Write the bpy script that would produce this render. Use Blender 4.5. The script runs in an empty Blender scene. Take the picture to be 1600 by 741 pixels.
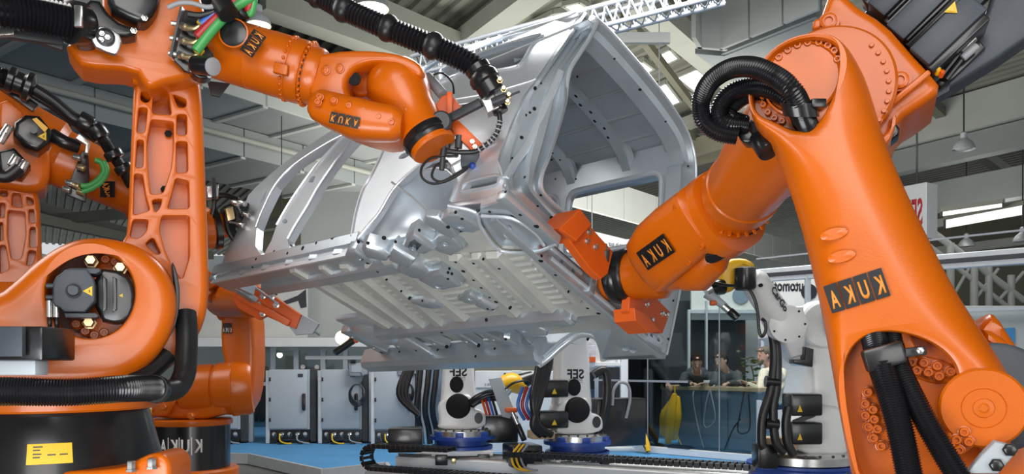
import bpy, bmesh, math, random
from mathutils import Vector, Matrix
from mathutils.geometry import tessellate_polygon
from mathutils.bvhtree import BVHTree

# ------------------------------------------------------------------ camera, world, lights
SC = bpy.context.scene
COL = SC.collection
F, CZ, HY = 1250.0, 1.3, 565.0          # focal length in px, eye height, horizon row
cd = bpy.data.cameras.new('camera'); cam = bpy.data.objects.new('camera', cd); COL.objects.link(cam)
cam.location = (0, 0, CZ); cam.rotation_euler = (math.pi/2, 0, 0)
cd.sensor_width = 36; cd.lens = F*36/1600; cd.shift_y = (HY-370.5)/1600; cd.clip_start = 0.05; cd.clip_end = 300
SC.camera = cam
w = bpy.data.worlds.new('hall daylight'); SC.world = w; w.use_nodes = True
w.node_tree.nodes['Background'].inputs[0].default_value = (0.93, 0.97, 1.0, 1)
w.node_tree.nodes['Background'].inputs[1].default_value = 0.70

def area(name, loc, target, size, power, col=(1, 1, 1), sy=None):
    l = bpy.data.lights.new(name, 'AREA'); l.energy = power; l.color = col
    l.shape = 'RECTANGLE'; l.size = size; l.size_y = sy or size
    o = bpy.data.objects.new(name, l); COL.objects.link(o); o.location = loc
    o.rotation_euler = (Vector(target)-Vector(loc)).to_track_quat('-Z', 'Y').to_euler()
    return o
area('softbox_near', (-0.3, -0.9, 4.2), (0.3, 5.0, 1.9), 3.2, 155, (1, .98, .95))  # softbox added near the camera for sheen on facing orange surfaces
area('hall_skylight_side', (-7.0, 5.0, 6.5), (0.0, 5.0, 1.5), 4.0, 260, (1, .97, .92))
area('flash_fill_low', (2.5, -2.5, 1.6), (0.0, 5.0, 1.6), 3.0, 110, (1, .98, .95))  # added camera-side fill, stands in for flash
area('underbody_fill', (-1.2, 1.4, 0.05), (0.2, 5.2, 1.4), 2.2, 140, (.96, .98, 1))  # unseen fill added below the frame to light the van underside
area('booth_fill', (2.2, 9.4, 6.9), (2.0, 10.6, 0.0), 6.0, 700, (1, 1, 1), 3.0)  # unseen fill added above the frame to brighten people and stand walls
area('ceiling_fill', (2.0, 21.0, 3.0), (2.0, 25.0, 12.0), 12.0, 1300, (1, .97, .90))  # unseen fill added to brighten the roof from below
SC.view_settings.view_transform = 'Standard'; SC.view_settings.look = 'None'
SC.view_settings.gamma = 1; SC.view_settings.use_curve_mapping = False
SC.view_settings.exposure = 0.0

# ------------------------------------------------------------------ geometry helpers
PI = math.pi
X, Y, Z = Vector((1, 0, 0)), Vector((0, 1, 0)), Vector((0, 0, 1))
PL = None                                # optional working plane of a machine that stands turned: (origin, normal, reference depth)
def P(px, py, d):                        # the point a ray through pixel (px,py) meets at depth d (or d behind the working plane)
    if PL:
        r = Vector(((px-800)/F, 1, -(py-HY)/F)); c = Vector((0, 0, CZ))
        return c+r*((PL[0]-PL[1]*(d-PL[2])-c).dot(PL[1])/r.dot(PL[1]))
    return Vector(((px-800)/F*d, d, CZ-(py-HY)/F*d))
def plane(px, py, d):
    global PL
    PL = None
    if px is not None:
        o = P(px, py, d); n = Vector((-o.x, -o.y, 0)).normalized(); PL = (o, n, d)
def Zp(px, py, z):                       # ... and where it meets height z
    return P(px, py, (CZ-z)*F/(py-HY))
def fr(o, u, v, n=None):                 # 4x4 from origin and axes
    u = Vector(u).normalized(); n = Vector(n).normalized() if n is not None else u.cross(Vector(v)).normalized()
    v = n.cross(u).normalized()
    m = Matrix.Identity(4)
    for i, a in enumerate((u, v, n, Vector(o))):
        for j in range(3): m[j][i] = a[j]
    return m
def face(px, py, d, tilt=0.0, roll=0.0): # frame facing the camera side: x right, y up, z towards the viewer
    m = fr(P(px, py, d), X, Z, -Y) if PL is None else fr(P(px, py, d), Z.cross(PL[1]), Z, PL[1])
    return m @ Matrix.Rotation(tilt, 4, 'Y') @ Matrix.Rotation(roll, 4, 'Z')
def axisframe(p0, p1, hint=None):
    n = (Vector(p1)-Vector(p0)).normalized()
    h = Vector(hint) if hint is not None else (Z if abs(n.z) < .9 else X)
    u = h.cross(n).normalized(); v = n.cross(u)
    return fr(p0, u, v, n)
def catmull(pts, n, closed=False):
    pts = [Vector(p) for p in pts]; out = []; m = len(pts)
    for i in range(m if closed else m-1):
        if closed: a, b, c, d = pts[(i-1) % m], pts[i], pts[(i+1) % m], pts[(i+2) % m]
        else: a, b, c, d = pts[max(i-1, 0)], pts[i], pts[i+1], pts[min(i+2, m-1)]
        for k in range(n):
            t = k/n
            out.append(.5*((2*b)+(c-a)*t+(2*a-5*b+4*c-d)*t*t+(3*b-a-3*c+d)*t**3))
    if not closed: out.append(pts[-1])
    return out
def chaikin(pts, it=2):
    pts = [tuple(p) for p in pts]
    for _ in range(it):
        o = []
        for i in range(len(pts)):
            a, b = pts[i], pts[(i+1) % len(pts)]
            o.append(tuple(.75*x+.25*y for x, y in zip(a, b))); o.append(tuple(.25*x+.75*y for x, y in zip(a, b)))
        pts = o
    return pts
def rc(pts, r, n=4):                      # polygon with rounded corners
    o = []; m = len(pts)
    for i in range(m):
        a, b, c = Vector(pts[i-1]), Vector(pts[i]), Vector(pts[(i+1) % m]); la, lc = (a-b).length, (c-b).length
        p, q = b+(a-b)*min(.45, r/la), b+(c-b)*min(.45, r/lc)
        o += [tuple(p*(1-t)**2+b*2*t*(1-t)+q*t*t) for t in [k/n for k in range(n+1)]]
    return o
def sarea(p): return .5*sum(p[i][0]*p[(i+1) % len(p)][1]-p[(i+1) % len(p)][0]*p[i][1] for i in range(len(p)))
def ccw(p): return list(p) if sarea(p) > 0 else list(reversed(p))
def offset(poly, dist):                  # inward offset of a ccw polygon, dist per vertex
    n = len(poly); out = []
    for i in range(n):
        a, b, c = Vector(poly[i-1][:2]), Vector(poly[i][:2]), Vector(poly[(i+1) % n][:2])
        e1 = (b-a); e2 = (c-b)
        e1 = e1.normalized() if e1.length > 1e-9 else e2.normalized()
        e2 = e2.normalized() if e2.length > 1e-9 else e1
        nn = Vector((-(e1.y+e2.y), e1.x+e2.x))
        if nn.length < 1e-6: nn = Vector((-e1.y, e1.x))
        nn.normalize(); k = 1/max(.6, nn.dot(Vector((-e1.y, e1.x))))
        dd = dist[i] if isinstance(dist, (list, tuple)) else dist
        out.append((b.x+nn.x*dd*k, b.y+nn.y*dd*k))
    return out
def circ(cx, cy, rx, ry=None, n=32, a0=0, a1=2*PI):
    ry = ry or rx
    return [(cx+rx*math.cos(a0+(a1-a0)*i/n), cy+ry*math.sin(a0+(a1-a0)*i/n)) for i in range(n)]
def wloc(o):
    v = Vector((0, 0, 0))
    while o is not None: v += o.location; o = o.parent
    return v

class MB:
    def __init__(s): s.bm = bmesh.new()
    def quadgrid(s, rows, closed=True):
        for a, b in zip(rows[:-1], rows[1:]):
            n = len(a)
            for i in range(n if closed else n-1):
                try: s.bm.faces.new((a[i], a[(i+1) % n], b[(i+1) % n], b[i]))
                except ValueError: pass
    def ring(s, pts): return [s.bm.verts.new(p) for p in pts]
    def poly(s, vs):
        try: return s.bm.faces.new(vs)
        except ValueError: return None
    def box(s, c, size, M=None, bev=0, seg=2):
        b = bmesh.new(); bmesh.ops.create_cube(b, size=1)
        for v in b.verts: v.co = Vector((v.co.x*size[0], v.co.y*size[1], v.co.z*size[2]))
        if bev: bmesh.ops.bevel(b, geom=b.edges[:], offset=bev, segments=seg, affect='EDGES', profile=.5, clamp_overlap=True)
        T = Matrix.Translation(Vector(c))
        b.transform(M @ T if M is not None else T); s.merge(b); return s
    def merge(s, b):
        me = bpy.data.meshes.new('tmp'); b.to_mesh(me); b.free(); s.bm.from_mesh(me); bpy.data.meshes.remove(me)
    def bar(s, p0, p1, w, h=None, up=None, bev=0):     # rectangular bar between two points
        p0, p1 = Vector(p0), Vector(p1); M = axisframe(p0, p1, up); L = (p1-p0).length
        return s.box((0, 0, L/2), (w, h or w, L), M, bev)
    def lathe(s, M, prof, seg=32, cap=True):            # prof: (radius, height) along the frame's z
        rows = [s.ring([M @ Vector((r*math.cos(2*PI*i/seg), r*math.sin(2*PI*i/seg), h)) for i in range(seg)]) for r, h in prof]
        s.quadgrid(rows)
        if cap: s.poly(rows[0][::-1]); s.poly(rows[-1])
        return s
    def cyl(s, p0, p1, r0, r1=None, seg=20, bev=0, cap=True):
        p0, p1 = Vector(p0), Vector(p1); L = (p1-p0).length; r1 = r0 if r1 is None else r1
        M = axisframe(p0, p1)
        if bev: pr = [(r0-bev, 0), (r0-bev*.3, bev*.3), (r0, bev), (r1, L-bev), (r1-bev*.3, L-bev*.3), (r1-bev, L)]
        else: pr = [(r0, 0), (r1, L)]
        return s.lathe(M, pr, seg, cap)
    def tube(s, pts, r, seg=10, sm=6, closed=False, rf=None):
        pts = catmull(pts, sm) if sm > 1 else [Vector(p) for p in pts]
        n = len(pts); u = None; rows = []
        for i, p in enumerate(pts):
            t = (pts[min(i+1, n-1)]-pts[max(i-1, 0)]).normalized()
            if u is None: u = (Z if abs(t.z) < .9 else X).cross(t).normalized()
            u = (u-t*u.dot(t)).normalized(); v = t.cross(u)
            rr = rf(i/(n-1)) if rf else (r[i] if isinstance(r, list) else r)
            rows.append(s.ring([p+(u*math.cos(2*PI*k/seg)+v*math.sin(2*PI*k/seg))*rr for k in range(seg)]))
        s.quadgrid(rows); s.poly(rows[0][::-1]); s.poly(rows[-1]); return s
    def hose(s, pts, r, amp, pitch, seg=16):            # corrugated hose
        c = catmull(pts, 24); d = [0]
        for a, b in zip(c[:-1], c[1:]): d.append(d[-1]+(b-a).length)
        N = int(d[-1]/pitch); out = []; rr = []; j = 0
        for i in range(N*4+1):
            q = d[-1]*i/(N*4)
            while j < len(d)-2 and d[j+1] < q: j += 1
            t = (q-d[j])/max(1e-9, d[j+1]-d[j]); out.append(c[j].lerp(c[j+1], t)); rr.append(r+amp*(1, .2, -1, -.2)[i % 4])
        return s.tube(out, rr, seg, 1)
    def ball(s, c, r, M=None, sub=3):
        b = bmesh.new(); bmesh.ops.create_uvsphere(b, u_segments=8*sub, v_segments=5*sub, radius=1)
        r = r if hasattr(r, '__len__') else (r, r, r)
        for v in b.verts: v.co = Vector((v.co.x*r[0], v.co.y*r[1], v.co.z*r[2]))
        T = Matrix.Translation(Vector(c)); b.transform(T @ M if M is not None else T); s.merge(b); return s
    def loft(s, secs, seg=24, n=2.0, cap=True):         # secs: (centre, u axis*rx, v axis*ry)
        rows = []
        for c, u, v in secs:
            ring = []
            for k in range(seg):
                a = 2*PI*k/seg; ca, sa = math.cos(a), math.sin(a)
                x = math.copysign(abs(ca)**(2/n), ca); y = math.copysign(abs(sa)**(2/n), sa)
                ring.append(Vector(c)+Vector(u)*x+Vector(v)*y)
            rows.append(s.ring(ring))
        s.quadgrid(rows)
        if cap: s.poly(rows[0][::-1]); s.poly(rows[-1])
        return s
    def limb(s, pts, radii, seg=14, hint=None, flat=1.0, n=2.0, sm=4):  # rounded tapered limb through points
        q = catmull(pts, sm)
        rr = []
        for i in range(len(pts)-1):
            for k in range(sm): rr.append(radii[i]+(radii[i+1]-radii[i])*k/sm)
        rr.append(radii[-1]); secs = []
        N = len(q)
        t0 = (q[1]-q[0]).normalized(); t1 = (q[-1]-q[-2]).normalized()
        def ax(t):
            h = Vector(hint) if hint is not None else (Z if abs(t.z) < .9 else Y)
            u = h.cross(t).normalized(); return u, t.cross(u)
        for f in (.25, .6, .9):
            a = math.sqrt(1-(1-f)**2); u, v = ax(t0); secs.append((q[0]-t0*rr[0]*(1-f)*.9, u*rr[0]*a, v*rr[0]*a*flat))
        for i in range(N):
            t = (q[min(i+1, N-1)]-q[max(i-1, 0)]).normalized(); u, v = ax(t); secs.append((q[i], u*rr[i], v*rr[i]*flat))
        for f in (.9, .6, .25):
            a = math.sqrt(1-(1-f)**2); u, v = ax(t1); secs.append((q[-1]+t1*rr[-1]*(1-f)*.9, u*rr[-1]*a, v*rr[-1]*a*flat))
        return s.loft(secs, seg, n)
    def cast(s, M, outline, holes=(), t=.1, bev=.01, depth=None, hbev=.006, steps=3, back=True):
        """a cast slab: front face at z=0, back at z=-t, rounded rims, holes as pockets (depth) or through"""
        out = ccw(outline); W = [p[2] if len(p) > 2 else 1.0 for p in out]; rows = []
        rows.append((out, -t))
        for k in range(steps+1):
            a = PI/2*k/steps
            rows.append((offset(out, [bev*w_*(1-math.cos(a)) for w_ in W]), -bev*min(1.0, max(W))*(1-math.sin(a))))
        vr = [s.ring([M @ Vector((x[0], x[1], z)) for x in p]) for p, z in rows]
        s.quadgrid(vr)
        hl = []
        for i, h in enumerate(holes):
            h = ccw(h); dp = t if depth is None else (depth[i] if isinstance(depth, (list, tuple)) else depth)
            top = offset(h, -hbev); mid = offset(h, -hbev*.3)
            r = [s.ring([M @ Vector((x[0], x[1], z)) for x in p]) for p, z in ((top, 0), (mid, -hbev*.3), (h, -hbev), (h, -dp))]
            s.quadgrid([list(reversed(q)) for q in r]); hl.append((top, r[0], h, r[-1], dp))
        loops = [rows[-1][0]]+[h[0] for h in hl]
        flat = [v for r in [vr[-1]]+[h[1] for h in hl] for v in r]
        for tr in tessellate_polygon([[Vector((p[0], p[1], 0)) for p in l] for l in loops]): s.poly([flat[i] for i in tr])
        for top, _, h, r, dp in hl:
            if dp < t-1e-6:
                for tr in tessellate_polygon([[Vector((p[0], p[1], 0)) for p in h]]): s.poly([r[i] for i in tr])
        if back:
            loops = [out]+[h[2] for h in hl if h[4] >= t-1e-6]; flat = [v for r in [vr[0]]+[h[3] for h in hl if h[4] >= t-1e-6] for v in r]
            for tr in tessellate_polygon([[Vector((p[0], p[1], 0)) for p in l] for l in loops]): s.poly([flat[i] for i in tr])
        return s
    def slab(s, M, poly, t, bev=0): return s.cast(M, poly, (), t, bev or 1e-4, steps=2 if bev else 1)
    def build(s, name, mat, parent=None, smooth=38, kind=None, **props):
        bm = s.bm
        bmesh.ops.remove_doubles(bm, verts=bm.verts[:], dist=1e-6)
        bmesh.ops.recalc_face_normals(bm, faces=bm.faces[:])
        if parent is None and bm.verts:
            lo = Vector([min(v.co[i] for v in bm.verts) for i in range(3)]); hi = Vector([max(v.co[i] for v in bm.verts) for i in range(3)])
            off = Vector(((lo.x+hi.x)/2, (lo.y+hi.y)/2, lo.z))
        else: off = wloc(parent)
        bm.transform(Matrix.Translation(-off))
        me = bpy.data.meshes.new(name); bm.to_mesh(me); bm.free()
        me.materials.append(mat)
        if smooth:
            me.polygons.foreach_set('use_smooth', [True]*len(me.polygons)); me.set_sharp_from_angle(angle=math.radians(smooth))
        o = bpy.data.objects.new(name, me); COL.objects.link(o)
        if parent is None: o.location = off
        else: o.parent = parent
        if kind: o['kind'] = kind
        for k, v in props.items(): o[k] = v
        return o
def thing(name, label, cat, loc=(0, 0, 0), group=None):
    o = bpy.data.objects.new(name, None); COL.objects.link(o); o.location = loc; o.empty_display_size = .1
    o['label'] = label; o['category'] = cat
    if group: o['group'] = group
    return o
def tag(o, label, cat, group=None):
    o['label'] = label; o['category'] = cat
    if group: o['group'] = group
    return o
def kids(o): return [c for c in o.children]
def dup(o, parent=None):
    c = o.copy(); COL.objects.link(c)
    if parent is not None: c.parent = parent
    for k in kids(o): dup(k, c)
    return c
def inst(name, mesh_obj, parent, M):     # another piece sharing mesh data, placed by matrix (world coordinates)
    o = bpy.data.objects.new(name, mesh_obj.data); COL.objects.link(o); o.parent = parent
    o.matrix_local = Matrix.Translation(-wloc(parent)) @ M
    return o
def pieces(name, mat, parent, mats, mb, smooth=38):   # alike pieces sharing one mesh
    first = None
    for M in mats:
        if first is None:
            bm = mb.bm; bmesh.ops.recalc_face_normals(bm, faces=bm.faces[:]); me = bpy.data.meshes.new(name); bm.to_mesh(me); bm.free(); me.materials.append(mat)
            me.polygons.foreach_set('use_smooth', [True]*len(me.polygons)); me.set_sharp_from_angle(angle=math.radians(smooth))
            first = bpy.data.objects.new(name, me); COL.objects.link(first); first.parent = parent
            first.matrix_local = Matrix.Translation(-wloc(parent)) @ M
        else: inst(name, first, parent, M)
def bolt_mb(r, h, hexa=True, cup=False):
    m = MB()
    if cup: m.lathe(Matrix.Identity(4), [(r*1.25, 0), (r*1.25, h*.25), (r, h*.3), (r, h*.85), (r*.85, h), (r*.5, h), (r*.42, h*.6)], 14)
    else: m.lathe(Matrix.Identity(4), [(r*1.3, 0), (r*1.3, h*.2), (r, h*.22), (r, h*.9), (r*.85, h)], 6 if hexa else 12)
    return m

# ------------------------------------------------------------------ materials
def mat(name, col, rough=.5, metal=0.0, var=.06, scale=6.0, bump=0.0, bscale=60.0, coat=0.0, emit=0.0, spec=.5, col2=None):
    m = bpy.data.materials.new(name); m.use_nodes = True; nt = m.node_tree; b = nt.nodes['Principled BSDF']
    b.inputs['Roughness'].default_value = rough; b.inputs['Metallic'].default_value = metal
    b.inputs['Specular IOR Level'].default_value = spec; b.inputs['Coat Weight'].default_value = coat; b.inputs['Coat Roughness'].default_value = .12
    tc = nt.nodes.new('ShaderNodeTexCoord')
    nz = nt.nodes.new('ShaderNodeTexNoise'); nz.inputs['Scale'].default_value = scale; nz.inputs['Detail'].default_value = 5
    nt.links.new(tc.outputs['Object'], nz.inputs['Vector'])
    rp = nt.nodes.new('ShaderNodeValToRGB'); c2 = col2 or [c*(1+var) for c in col]
    rp.color_ramp.elements[0].position = .32; rp.color_ramp.elements[1].position = .68
    rp.color_ramp.elements[0].color = (*[c*(1-var) for c in col], 1); rp.color_ramp.elements[1].color = (*c2, 1)
    nt.links.new(nz.outputs['Fac'], rp.inputs['Fac']); nt.links.new(rp.outputs['Color'], b.inputs['Base Color'])
    if bump:
        n2 = nt.nodes.new('ShaderNodeTexNoise'); n2.inputs['Scale'].default_value = bscale; n2.inputs['Detail'].default_value = 3
        bp = nt.nodes.new('ShaderNodeBump'); bp.inputs['Strength'].default_value = bump; bp.inputs['Distance'].default_value = .01
        nt.links.new(tc.outputs['Object'], n2.inputs['Vector']); nt.links.new(n2.outputs['Fac'], bp.inputs['Height']); nt.links.new(bp.outputs['Normal'], b.inputs['Normal'])
    if emit: b.inputs['Emission Color'].default_value = (*col, 1); b.inputs['Emission Strength'].default_value = emit
    return m
def glassmat(name, tint, refl=.10):
    m = bpy.data.materials.new(name); m.use_nodes = True; nt = m.node_tree; nt.nodes.remove(nt.nodes['Principled BSDF'])
    t = nt.nodes.new('ShaderNodeBsdfTransparent'); t.inputs[0].default_value = (*tint, 1)
    g = nt.nodes.new('ShaderNodeBsdfGlossy'); g.inputs['Roughness'].default_value = .03
    f = nt.nodes.new('ShaderNodeFresnel'); f.inputs[0].default_value = 1.45
    mx = nt.nodes.new('ShaderNodeMixShader')
    nt.links.new(f.outputs[0], mx.inputs[0]); nt.links.new(t.outputs[0], mx.inputs[1]); nt.links.new(g.outputs[0], mx.inputs[2])
    nt.links.new(mx.outputs[0], nt.nodes['Material Output'].inputs[0]); return m
ORANGE = mat('orange_paint', (.61, .120, .001), .30, 0, .05, 3, .06, 140, .15)
ORANGE2 = mat('orange_gripper_paint', (.68, .105, .008), .42, 0, .06, 5, .1, 120)
DKORANGE = mat('shaded_orange', (.10, .022, .006), .5)  # darkened orange: shade inside the motor opening put into the colour
BLACK = mat('black_paint', (.011, .011, .012), .28, 0, .2, 8, coat=.3)
RUBBER = mat('black_rubber', (.012, .012, .013), .36, 0, .15, 20)
HOSE = mat('black_hose_plastic', (.010, .010, .012), .22, 0, .1, 20)
MOTOR = mat('motor_grey', (.045, .055, .07), .45, 0, .1, 10, .1, 200)
DKGREY = mat('dark_grey_metal', (.05, .052, .056), .45, .3, .15)
STEEL = mat('bright_steel', (.62, .62, .60), .25, .9, .08, 20)
BRASS = mat('yellow_zinc', (.70, .55, .30), .3, .9, .1, 20)
ALU = mat('aluminium_profile', (.58, .61, .64), .38, .35, .05, 10)
BODY = mat('galvanised_sheet', (.54, .60, .65), .30, .62, .07, 5, .06, 30)
BODY2 = mat('bright_sheet', (.72, .77, .82), .28, .55, .05, 4, .03, 30)
PAN = mat('primed_floor_sheet', (.56, .58, .55), .38, .22, .08, 4, .08, 25, col2=(.64, .65, .60))
ROOFIN = mat('roof_inner_sheet', (.40, .45, .49), .40, .40, .06, 4)
HOLE = mat('dark_hole', (.006, .006, .007), .9, 0, 0)
WHITE = mat('white_paint', (.80, .80, .79), .35, 0, .03, 5, coat=.2)
WARMWHITE = mat('warm_white_board', (.66, .66, .62), .6, 0, .03, 5)
YELLOW = mat('yellow_plastic', (.83, .46, .015), .35, 0, .05, 8)
LABELY = mat('yellow_label', (.80, .52, .02), .5, 0, .03)
BLUEB = mat('blue_paint', (.02, .06, .30), .35, 0, .1, 8)
BLUEF = mat('blue_carpet', (.075, .27, .52), .85, 0, .08, 2, .2, 300)
CABG = mat('cabinet_grey', (.40, .44, .47), .5, 0, .03, 3)
CONC = mat('dark_floor', (.12, .118, .108), .35, 0, .25, 1.5)
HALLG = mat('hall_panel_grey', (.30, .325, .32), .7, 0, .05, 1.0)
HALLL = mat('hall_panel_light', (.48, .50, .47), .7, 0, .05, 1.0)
DECK = mat('roof_deck', (.215, .22, .185), .6, .1, .10, .8)
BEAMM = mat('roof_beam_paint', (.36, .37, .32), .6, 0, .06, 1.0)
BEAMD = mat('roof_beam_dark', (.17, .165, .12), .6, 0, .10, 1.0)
SKYL = mat('skylight_glazing', (1, .98, .94), .4, 0, 0, emit=1.5)
LAMPE = mat('lit_lamp', (1, .88, .65), .4, 0, 0, emit=4.0)
WOOD = mat('counter_wood', (.48, .35, .20), .5, 0, .2, 6)
COUNT = mat('counter_blue_grey', (.19, .25, .30), .55, 0, .06, 2)
SKIN = mat('skin', (.52, .30, .21), .5, 0, .06, 20)
HAIRD = mat('dark_brown_hair', (.022, .013, .008), .9, 0, .3, 60, spec=.1)
HAIRG = mat('grey_hair', (.13, .115, .09), .9, 0, .3, 60, spec=.1)
CLOTHD = mat('charcoal_cloth', (.05, .058, .065), .85, 0, .15, 30)
CLOTHB = mat('black_cloth', (.010, .010, .012), .85, 0, .2, 30)
CREAM = mat('cream_jacket', (.58, .57, .44), .85, 0, .06, 20)
JEANS = mat('blue_jeans', (.03, .055, .11), .9, 0, .15, 40)
RED = mat('red_plastic', (.52, .015, .02), .4); REDS = mat('red_lettering', (.55, .02, .04), .5)
GREEN = mat('green_hose', (.06, .36, .09), .35); BLUEH = mat('blue_hose', (.04, .14, .50), .35); REDH = mat('red_hose', (.42, .02, .02), .35)
GREYH = mat('grey_cable', (.32, .33, .35), .45)
DECALO = mat('orange_lettering', (.80, .26, .02), .5); DECALW = mat('white_lettering', (.85, .85, .85), .5); DECALK = mat('black_lettering', (.015, .015, .02), .5)
GLASS = glassmat('clear_panel', (.80, .86, .86)); DGLASS = glassmat('tinted_panel', (.34, .37, .38))
LEAF = mat('leaf_green', (.05, .13, .03), .5); PAPER = mat('printed_paper', (.55, .56, .60), .7, 0, .25, 14)
DARKV = mat('dark_interior', (.016, .018, .022), .6, 0, .3, 2)

def txt(name, body, parent, M, width, height, m, mirror=True, flipy=False, t=.0006, mapf=None, bold=True):
    cu = bpy.data.curves.new('tmp_text', 'FONT'); cu.body = body; cu.size = 1; cu.extrude = 0; cu.resolution_u = 3; cu.offset = .028 if bold else 0
    o = bpy.data.objects.new('tmp_text', cu); COL.objects.link(o); bpy.context.view_layer.update()
    me = bpy.data.meshes.new_from_object(o.evaluated_get(bpy.context.evaluated_depsgraph_get())); bpy.data.objects.remove(o); bpy.data.curves.remove(cu)
    xs = [v.co.x for v in me.vertices]; ys = [v.co.y for v in me.vertices]; x0, x1, y0, y1 = min(xs), max(xs), min(ys), max(ys)
    bm = bmesh.new(); bm.from_mesh(me); bpy.data.meshes.remove(me)
    r = bmesh.ops.extrude_face_region(bm, geom=bm.faces[:]); top = [v for v in r['geom'] if isinstance(v, bmesh.types.BMVert)]
    for v in top: v.co.z += 1
    for v in bm.verts:
        x = ((v.co.x-x0)/(x1-x0)-.5)*width*(-1 if mirror else 1); y = ((v.co.y-y0)/(y1-y0)-.5)*height*(-1 if flipy else 1)
        v.co = mapf(x, y, v.co.z*t) if mapf else M @ Vector((x, y, v.co.z*t))
    q = MB(); q.bm.free(); q.bm = bm
    return q.build(name, m, parent, smooth=0)
def kuka_tiles(parent, M, w, h, name='logo_tile', flipy=False, order='KUKA', gap=.10):
    """four black tiles, each with one orange letter, mirrored as in the picture; x of M runs along the word"""
    tw = w/4
    for i, ch in enumerate(order):
        cx = w/2-tw*(i+.5)                 # mirrored: first letter on the +x side
        if flipy: cx = -cx
        T = M @ Matrix.Translation((cx, 0, 0))
        b = MB().box((0, 0, .0015), (tw*(1-gap), h, .003), T).build(name, BLACK, parent, smooth=0)
        txt('logo_letter', ch, b, T @ Matrix.Translation((0, -h*.04, .0031)), tw*.56, h*.64, DECALO, mirror=not flipy, flipy=flipy)

# ------------------------------------------------------------------ the hall
A_DIR = Vector((.72, 1, 0)).normalized(); B_DIR = Vector((-.59, 1, 0)).normalized()
MB().box((0, 14, -.25), (90, 70, .2)).build('floor', CONC, smooth=0, kind='structure')
pl = [Zp(-150, 690, 0), Zp(390, 709, 0), Zp(505, 733, 0), Zp(604, 722, 0), Zp(640, 775, 0), Zp(1900, 775, 0), Zp(1900, 640, 0), Zp(-150, 640, 0)]
MB().slab(Matrix.Identity(4), [(p.x, p.y) for p in pl], .13).build('floor', BLUEF, smooth=0, kind='structure')
m = MB()
for a, b in zip(pl[:4], pl[1:5]): m.bar(a+Vector((0, -.02, -.07)), b+Vector((0, -.02, -.07)), .05, .145, Z)
m.build('trim_1', ALU, smooth=0, kind='structure')

# roof deck: corrugated sheet in strips, ribs along B
DZ = 9.6
m = MB(); perp = Vector((B_DIR.y, -B_DIR.x, 0))
rows = []
for i in range(-150, 190):
    for k, z in ((0, 0), (.16, 0), (.20, .10), (.36, .10)):
        o = perp*(i*.40+k)+Vector((0, 18, DZ+z)); rows.append([o-B_DIR*32, o+B_DIR*50])
vr = [m.ring(r) for r in rows]; m.quadgrid(vr, closed=False)
m.build('ceiling', DECK, smooth=0, kind='structure')
MB().box((0, 66, 4), (150, .3, 12)).build('wall_back', HALLG, smooth=0, kind='structure')
MB().box((-38, 25, 4), (.3, 90, 12)).build('wall_left', HALLG, smooth=0, kind='structure')

def zbeam(name, p, q, z, h, wd, m, mb=None):            # beam whose lower edge passes two pixels at height z
    a, b = Zp(*p, z), Zp(*q, z); d = (b-a).normalized()
    (mb or MB()).bar(a+Vector((0, 0, h/2))-d*.0, b+Vector((0, 0, h/2)), wd, h, Z).build(name, m, smooth=0, kind='structure')
def zline(p, slope_vp, x2):                              # pixel on the line towards vanishing point
    return (x2, p[1]+(565-p[1])*(x2-p[0])/(slope_vp-p[0]))
n = 2
def beam(p, vp, x1, x2, z, h, wd, m):
    global n
    zbeam('trim_%d' % n, zline(p, vp, x1), zline(p, vp, x2), z, h, wd, m); n += 1
# stepped gallery of grey panels on the left, running along A
def band(p, vp, x1, x2, z0, z1, mt, npan, name):
    a, b = Zp(*zline(p, vp, x1), z0), Zp(*zline(p, vp, x2), z0); d = (b-a)/npan
    root = MB().bar(a+Vector((.05, .12, (z1-z0)/2)), b+Vector((.05, .12, (z1-z0)/2)), .1, z1-z0-.02, Z).build(name, HALLG, smooth=0, kind='structure')
    for i in range(npan):
        o = a+d*i; M = fr(o, d, Z); MB().box((d.length/2, (z1-z0)/2, 0), (d.length-.04, z1-z0, .06), M, .008, 1).build('panel', mt, root, smooth=0)
    return a, b
def soffit(a, b, vp, q, z, mt, npan, name):
    # horizontal panels from edge a-b back to the parallel edge through pixel q
    c = Zp(*q, z); d = (b-a); u = d.normalized(); off = (c-a)-u*(c-a).dot(u)
    root = MB().bar(a+off*.5+Vector((0, 0, .14)), b+off*.5+Vector((0, 0, .14)), off.length*.98, .1, Z).build(name, HALLG, smooth=0, kind='structure')
    for i in range(npan):
        M = fr(a+d*(i/npan), u, off); MB().box((d.length/npan/2, off.length/2, .04), (d.length/npan-.05, off.length-.02, .05), M).build('panel', mt, root, smooth=0)
        MB().bar(a+d*(i/npan)+Vector((0, 0, -.02)), a+d*(i/npan)+off+Vector((0, 0, -.02)), .12, .06, Z).build('joint_cover', HALLL, root, smooth=0)
    return a+off, b+off
VA = 1700
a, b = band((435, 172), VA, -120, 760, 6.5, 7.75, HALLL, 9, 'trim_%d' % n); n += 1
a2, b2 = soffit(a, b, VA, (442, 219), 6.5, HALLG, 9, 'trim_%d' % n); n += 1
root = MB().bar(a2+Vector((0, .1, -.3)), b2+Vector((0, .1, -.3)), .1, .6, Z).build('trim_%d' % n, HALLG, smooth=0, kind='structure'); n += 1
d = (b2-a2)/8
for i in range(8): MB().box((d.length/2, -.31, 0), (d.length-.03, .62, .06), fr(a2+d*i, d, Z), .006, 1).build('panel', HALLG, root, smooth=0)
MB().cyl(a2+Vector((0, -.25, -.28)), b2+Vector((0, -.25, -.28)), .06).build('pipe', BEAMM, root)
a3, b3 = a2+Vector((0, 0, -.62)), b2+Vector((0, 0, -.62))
soffit(a3, b3, VA, (396, 298), 5.88, HALLG, 8, 'trim_%d' % n); n += 1
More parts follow.
